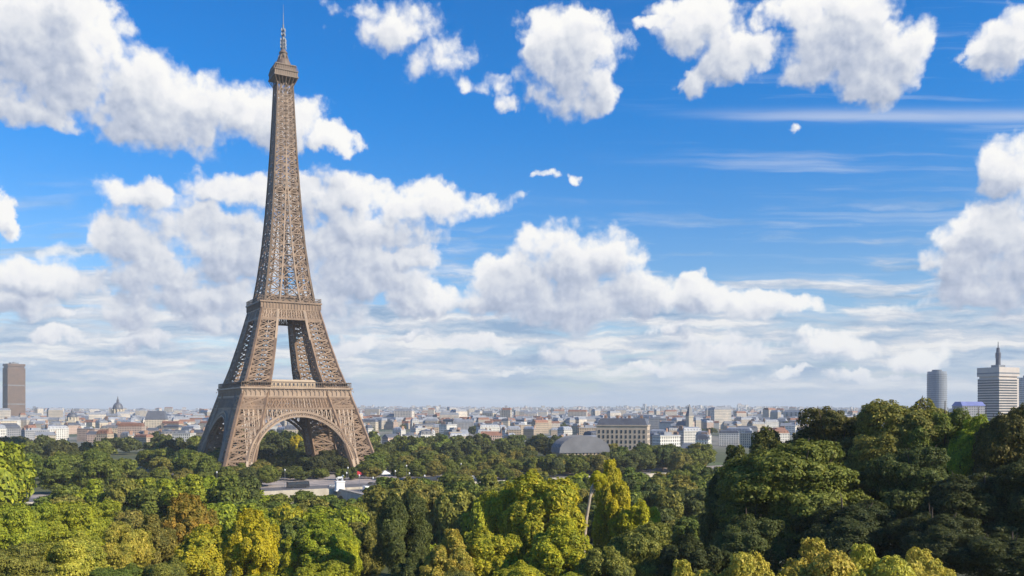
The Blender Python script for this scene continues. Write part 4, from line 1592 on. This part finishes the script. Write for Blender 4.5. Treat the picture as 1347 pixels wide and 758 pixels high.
# ---- ordinary blocks: a handful of kinds, each street front its own house
def house_mesh(seed, w, d, h, kind):
    r = random.Random(seed)
    mb = MB()
    mb.box(-w / 2, w / 2, -d / 2, d / 2, 0, h)
    mb.box(-w / 2 - .35, w / 2 + .35, -d / 2 - .35, d / 2 + .35, h, h + .5)
    mb.box(-w / 2 - .25, w / 2 + .25, -d / 2 - .25, d / 2 + .25, 4.0, 4.4)
    wall = mb.mesh('house_wall', M['w_cream'])
    mb = MB()
    if kind == 'mansard':
        mb.frustum(-w / 2 + .1, w / 2 - .1, -d / 2 + .1, d / 2 - .1, h + .5, h + 4.2, 1.3)
        mb.frustum(-w / 2 + 1.4, w / 2 - 1.4, -d / 2 + 1.4, d / 2 - 1.4, h + 4.2, h + 5.6, 1.5, d / 2 - 3)
        for k in range(int(w / 5)):
            x0 = -w / 2 + 2.2 + k * 5
            mb.box(x0, x0 + 1.5, -d / 2 + .3, -d / 2 + 1.6, h + 1.1, h + 3.2)
    elif kind == 'gable':
        mb.frustum(-w / 2 - .3, w / 2 + .3, -d / 2 - .3, d / 2 + .3, h + .5, h + 5.5, .8, d / 2 - .3)
    else:
        mb.box(-w / 2, w / 2, -d / 2, d / 2, h + .5, h + 1.3)
        mb.box(-w / 5, w / 6, -d / 4, d / 4, h + 1.3, h + 4.2)
    roof = mb.mesh('house_roof', M['zinc'])
    mb = MB()
    n = 2 if kind != 'flat' else 1
    top = h + (6.8 if kind != 'flat' else 4.0)
    for k in range(1):
        x0 = (-w / 2 + .2) if seed % 2 else (w / 2 - 1.4)
        mb.box(x0, x0 + 1.1, -d * .28, d * .22, h + .6, top)
        for q in range(4):
            yy = -d * .26 + q * d * .12
            mb.lathe([(.25, top), (.2, top + 1.1)], 6, (x0 + .55, yy, 0))
    ch = mb.mesh('house_chimney', M['chimney'])
    return wall, roof, ch, h


HOUSES = []
for i, (w, d, h, k) in enumerate([(22, 13, 18, 'mansard'), (30, 14, 19, 'mansard'), (16, 12, 17, 'mansard'), (38, 15, 20, 'mansard'), (26, 13, 15, 'gable'), (18, 12, 13, 'gable'), (24, 15, 19, 'flat'), (34, 14, 22, 'flat'), (20, 18, 17, 'flat')]):
    HOUSES.append((house_mesh(40 + i, w, d, h, k), w, d, h, k))
WALLS = {'white': 'w_white', 'cream': 'w_cream', 'tan': 'w_tan', 'rosy': 'w_rose', 'grey': 'w_grey'}
ROOFS = {'grey zinc': 'zinc', 'dark slate': 'slate', 'clay tile': 'terracotta'}
rr = random.Random(21)
BUILT = []


def zone(px):
    if px < 40:
        return 'in front of the brown slab tower'
    if px < 300:
        return 'between slab tower and iron tower'
    if px < 480:
        return 'behind the iron tower'
    if px < 720:
        return 'between iron tower and barrel-roofed hall'
    if px < 950:
        return 'around the stone block'
    return 'just over the dark trees'


def house(px, D, rz=None):
    x, y, g = spot(px, D)
    (w, r, c, h), hw, hd, hh, k = rr.choice(HOUSES if rr.random() < .75 else HOUSES[:4])
    if any((x - a) ** 2 + (y - b) ** 2 < (.5 * (hw + q)) ** 2 for a, b, q in BUILT):
        return False
    BUILT.append((x, y, hw))
    wall = rr.choices(list(WALLS), [4, 5, 3, 2, 2])[0]
    roof = 'grey zinc' if k == 'flat' else rr.choices(list(ROOFS), [6, 3, 1.4])[0]
    root = empty('apartment_house', (x, y, g - .5), rz if rz is not None else rr.choice((-.5, -.2, .15, .45, .8, 1.2)) + rr.uniform(-.1, .1))
    s = rr.uniform(.72, .95)
    root.scale = (s, s, s * rr.uniform(.9, 1.12))
    lab = '%s apartment house with %s %s roof, %s' % (wall, 'a flat' if k == 'flat' else 'a pitched' if k == 'gable' else 'a mansard', roof, zone(px))
    tag(root, lab, 'house', lab)
    o = link('wall', w, root)
    o.material_slots[0].link = 'OBJECT'
    o.material_slots[0].material = M[WALLS[wall]]
    o2 = link('roof', r, root)
    o2.material_slots[0].link = 'OBJECT'
    o2.material_slots[0].material = M[ROOFS[roof]]
    link('chimney', c, o2)
    return True


n = 0
for _ in range(9000):
    if n >= 290:
        break
    px = rr.uniform(-20, 1090)
    D = 960 + 1300 * rr.random() ** 1.3
    if 700 < px < 960:
        D = 690 + 1500 * rr.random() ** 1.4
        if 730 < px < 870 and D < 780:
            continue
    if 330 < px < 480:
        D = max(D, 1100)
    if house(px, D):
        n += 1

# ---- and the rest of the city, which reads as one mass of walls and roofs
mb = MB()
r2 = random.Random(77)
for _ in range(8500):
    D = 1750 + 8000 * r2.random() ** 1.6
    px = r2.uniform(-160, 1500)
    x, y, g = spot(px, D)
    w, d = r2.uniform(12, 44), r2.uniform(10, 22)
    h = r2.uniform(11, 22) if r2.random() < .95 else r2.uniform(24, 42)
    a = r2.uniform(-.8, .8)
    ca, sa = math.cos(a), math.sin(a)

    def loc(u, v, z):
        return (x + u * ca - v * sa, y + u * sa + v * ca, g - 2 + z)
    i = 2.0
    vs = [loc(sx * w / 2, sy * d / 2, 0) for sx, sy in ((-1, -1), (1, -1), (1, 1), (-1, 1))] + [loc(sx * w / 2, sy * d / 2, h) for sx, sy in ((-1, -1), (1, -1), (1, 1), (-1, 1))]
    mb.m = 0
    mb.add(vs, [(0, 1, 5, 4), (1, 2, 6, 5), (2, 3, 7, 6), (3, 0, 4, 7)])
    mb.m = 1 if r2.random() < .8 else 2
    vs = [loc(sx * w / 2, sy * d / 2, h) for sx, sy in ((-1, -1), (1, -1), (1, 1), (-1, 1))] + [loc(sx * (w / 2 - i), sy * (d / 2 - i * 1.5), h + 4.5) for sx, sy in ((-1, -1), (1, -1), (1, 1), (-1, 1))]
    mb.add(vs, [(4, 5, 6, 7), (0, 1, 5, 4), (1, 2, 6, 5), (2, 3, 7, 6), (3, 0, 4, 7)])
tag(mb.build('distant_city', [M['w_far'], M['zinc'], M['terracotta']]), 'endless pale roofs and housefronts of the far city along the horizon', 'city', kind='stuff')

# ---- green among the far roofs
cm = KIND['far']
r2 = random.Random(31)
for _ in range(60):
    px, D = r2.uniform(-20, 1080), r2.uniform(950, 1700)
    x, y, g = spot(px, D)
    if any((x - a) ** 2 + (y - b) ** 2 < (.5 * q + 7) ** 2 for a, b, q in BUILT):
        continue
    tree(x, y, g - .3, g + r2.uniform(10, 17), r2.uniform(6, 10), 'far', 'dark', 'dark tree standing among the far houses %s' % zone(px), group='trees among the far houses, ' + zone(px), skirt=.1)


plant_trees()


# ------------------------------------------------------------------ small things round the bridge and on the quay
def paint(name, c):
    return plain(name, c, tuple(x * .9 for x in c), 0.3, 0.5)


CARP = {'white': paint('white_car_paint', (.75, .75, .74)), 'red': paint('red_car_paint', (.45, .04, .035)), 'dark': paint('dark_car_paint', (.03, .032, .04)), 'silver': paint('silver_car_paint', (.42, .43, .45)), 'blue': paint('blue_car_paint', (.06, .1, .25))}


def sq(s, t):
    p_ = TOWER + AX * s + RV * t
    return p_.x, p_.y


def vehicle(kind, s, t, along, colour, label):
    x, y = sq(s, t)
    on_bridge = 165 < s < 247
    z = 2.75 if on_bridge else float(ground(x, y, False)) + .12
    root = empty(kind, (x, y, z), (PHI - R(90)) if along == 'bridge' else PHI)
    tag(root, label, {'coach': 'coach', 'van': 'van', 'car': 'car'}[kind])
    L, W, H, r = {'coach': (12, 2.5, 3.4, .5), 'van': (5.6, 2.1, 2.5, .36), 'car': (4.3, 1.75, 1.45, .32)}[kind]
    mb = MB()
    if kind == 'car':
        pr = [(-L / 2, .3), (L / 2, .3), (L / 2, .72), (L * .27, .88), (L * .1, H), (-L * .25, H), (-L * .43, .92), (-L / 2, .85)]
    elif kind == 'van':
        pr = [(-L / 2, .35), (L / 2, .35), (L / 2, 1.1), (L * .36, 1.3), (L * .24, H), (-L / 2, H)]
    else:
        pr = [(-L / 2, .4), (L / 2, .4), (L / 2, 1.6), (L / 2 - .35, H), (-L / 2, H)]
    n_ = len(pr)
    vs = [(x_, -W / 2, z_) for x_, z_ in pr] + [(x_, W / 2, z_) for x_, z_ in pr]
    mb.add(vs, [tuple(range(n_)), tuple(range(2 * n_ - 1, n_ - 1, -1))] + [(i, n_ + i, n_ + (i + 1) % n_, (i + 1) % n_) for i in range(n_)])
    mb.build('body', CARP[colour], root)
    z0, z1 = (H * .6, H * .92)
    x0, x1 = (-L * .3, L * .14) if kind == 'car' else (L * .12, L * .27) if kind == 'van' else (-L / 2 + .4, L / 2 - .6)
    for sgn in (-1, 1):
        mb = MB(); y0 = sgn * W / 2
        mb.box(x0, x1, min(y0, y0 + .02 * sgn), max(y0, y0 + .02 * sgn), z0, z1); mb.build('side_window', M['glass'], root)
    for wx in (-L * .31, L * .31):
        for sgn in (-1, 1):
            mb = MB()
            mb.tube([(wx, sgn * (W / 2 - .2), r), (wx, sgn * (W / 2 + .03), r)], [r, r], 14)
            mb.build('wheel', M['rubber'], root)


vehicle('coach', 141, -30, 'quay', 'dark', 'dark coach waiting on the quay at the shaded foot of the tower')
vehicle('coach', 145, 44, 'quay', 'dark', 'dark coach on the quay past the bridge head')
vehicle('van', 178, -5, 'bridge', 'white', 'white van driving over the pale bridge')
vehicle('car', 188, 5, 'bridge', 'red', 'red car driving over the pale bridge')
vehicle('car', 205, -5, 'bridge', 'dark', 'dark car driving over the pale bridge')
vehicle('car', 141, 12, 'quay', 'dark', 'dark car at the junction before the bridge')
vehicle('car', 145, -12, 'quay', 'silver', 'silver car at the junction before the bridge')
vehicle('van', 141, 75, 'quay', 'white', 'white van parked on the quay below the sunlit foot of the tower')
vehicle('car', 145, 100, 'quay', 'blue', 'blue car on the quay below the lawn')
statue(447, 445, 'white statue of a man leading a horse on a plinth at the bridge')


def kiosk(s, t, colour, label):
    x, y = sq(s, t)
    root = empty('market_tent', (x, y, float(ground(x, y, False)) + .1), PHI)
    tag(root, label, 'tent')
    mb = MB()
    mb.frustum(-3.2, 3.2, -3.2, 3.2, 2.5, 4.6, 3.0)
    mb.build('canopy', CARP[colour], root)
    for a in (-3, 3):
        for b in (-3, 3):
            mb = MB(); mb.bar((a, b, 0), (a, b, 2.6), .14); mb.build('pole', M['metal_grey'], root)


kiosk(98, -34, 'white', 'white pointed tent on the square before the shaded leg')
kiosk(96, 20, 'red', 'red pointed tent on the square under the arch')
kiosk(100, 36, 'white', 'white pointed tent on the square before the sunlit leg')


def lamp(s, t):
    x, y = sq(s, t)
    root = empty('street_lamp', (x, y, 2.8 if s > 165 else float(ground(x, y, False)) + .05))
    tag(root, 'thin grey street lamp by the pale bridge', 'street lamp', 'street lamps by the bridge')
    mb = MB(); mb.lathe([(.22, 0), (.16, .6), (.1, .7), (.07, 8.6)], 8); mb.build('post', M['metal_grey'], root)
    mb = MB(); mb.lathe([(.12, 8.6), (.34, 8.9), (.4, 9.3), (.15, 9.7)], 8); mb.build('lantern', M['white'], root)


for k in range(4):
    lamp(172 + k * 19, 13.5)
    lamp(172 + k * 19, -13.5)
for k in range(5):
    lamp(129.5, -70 + k * 36)
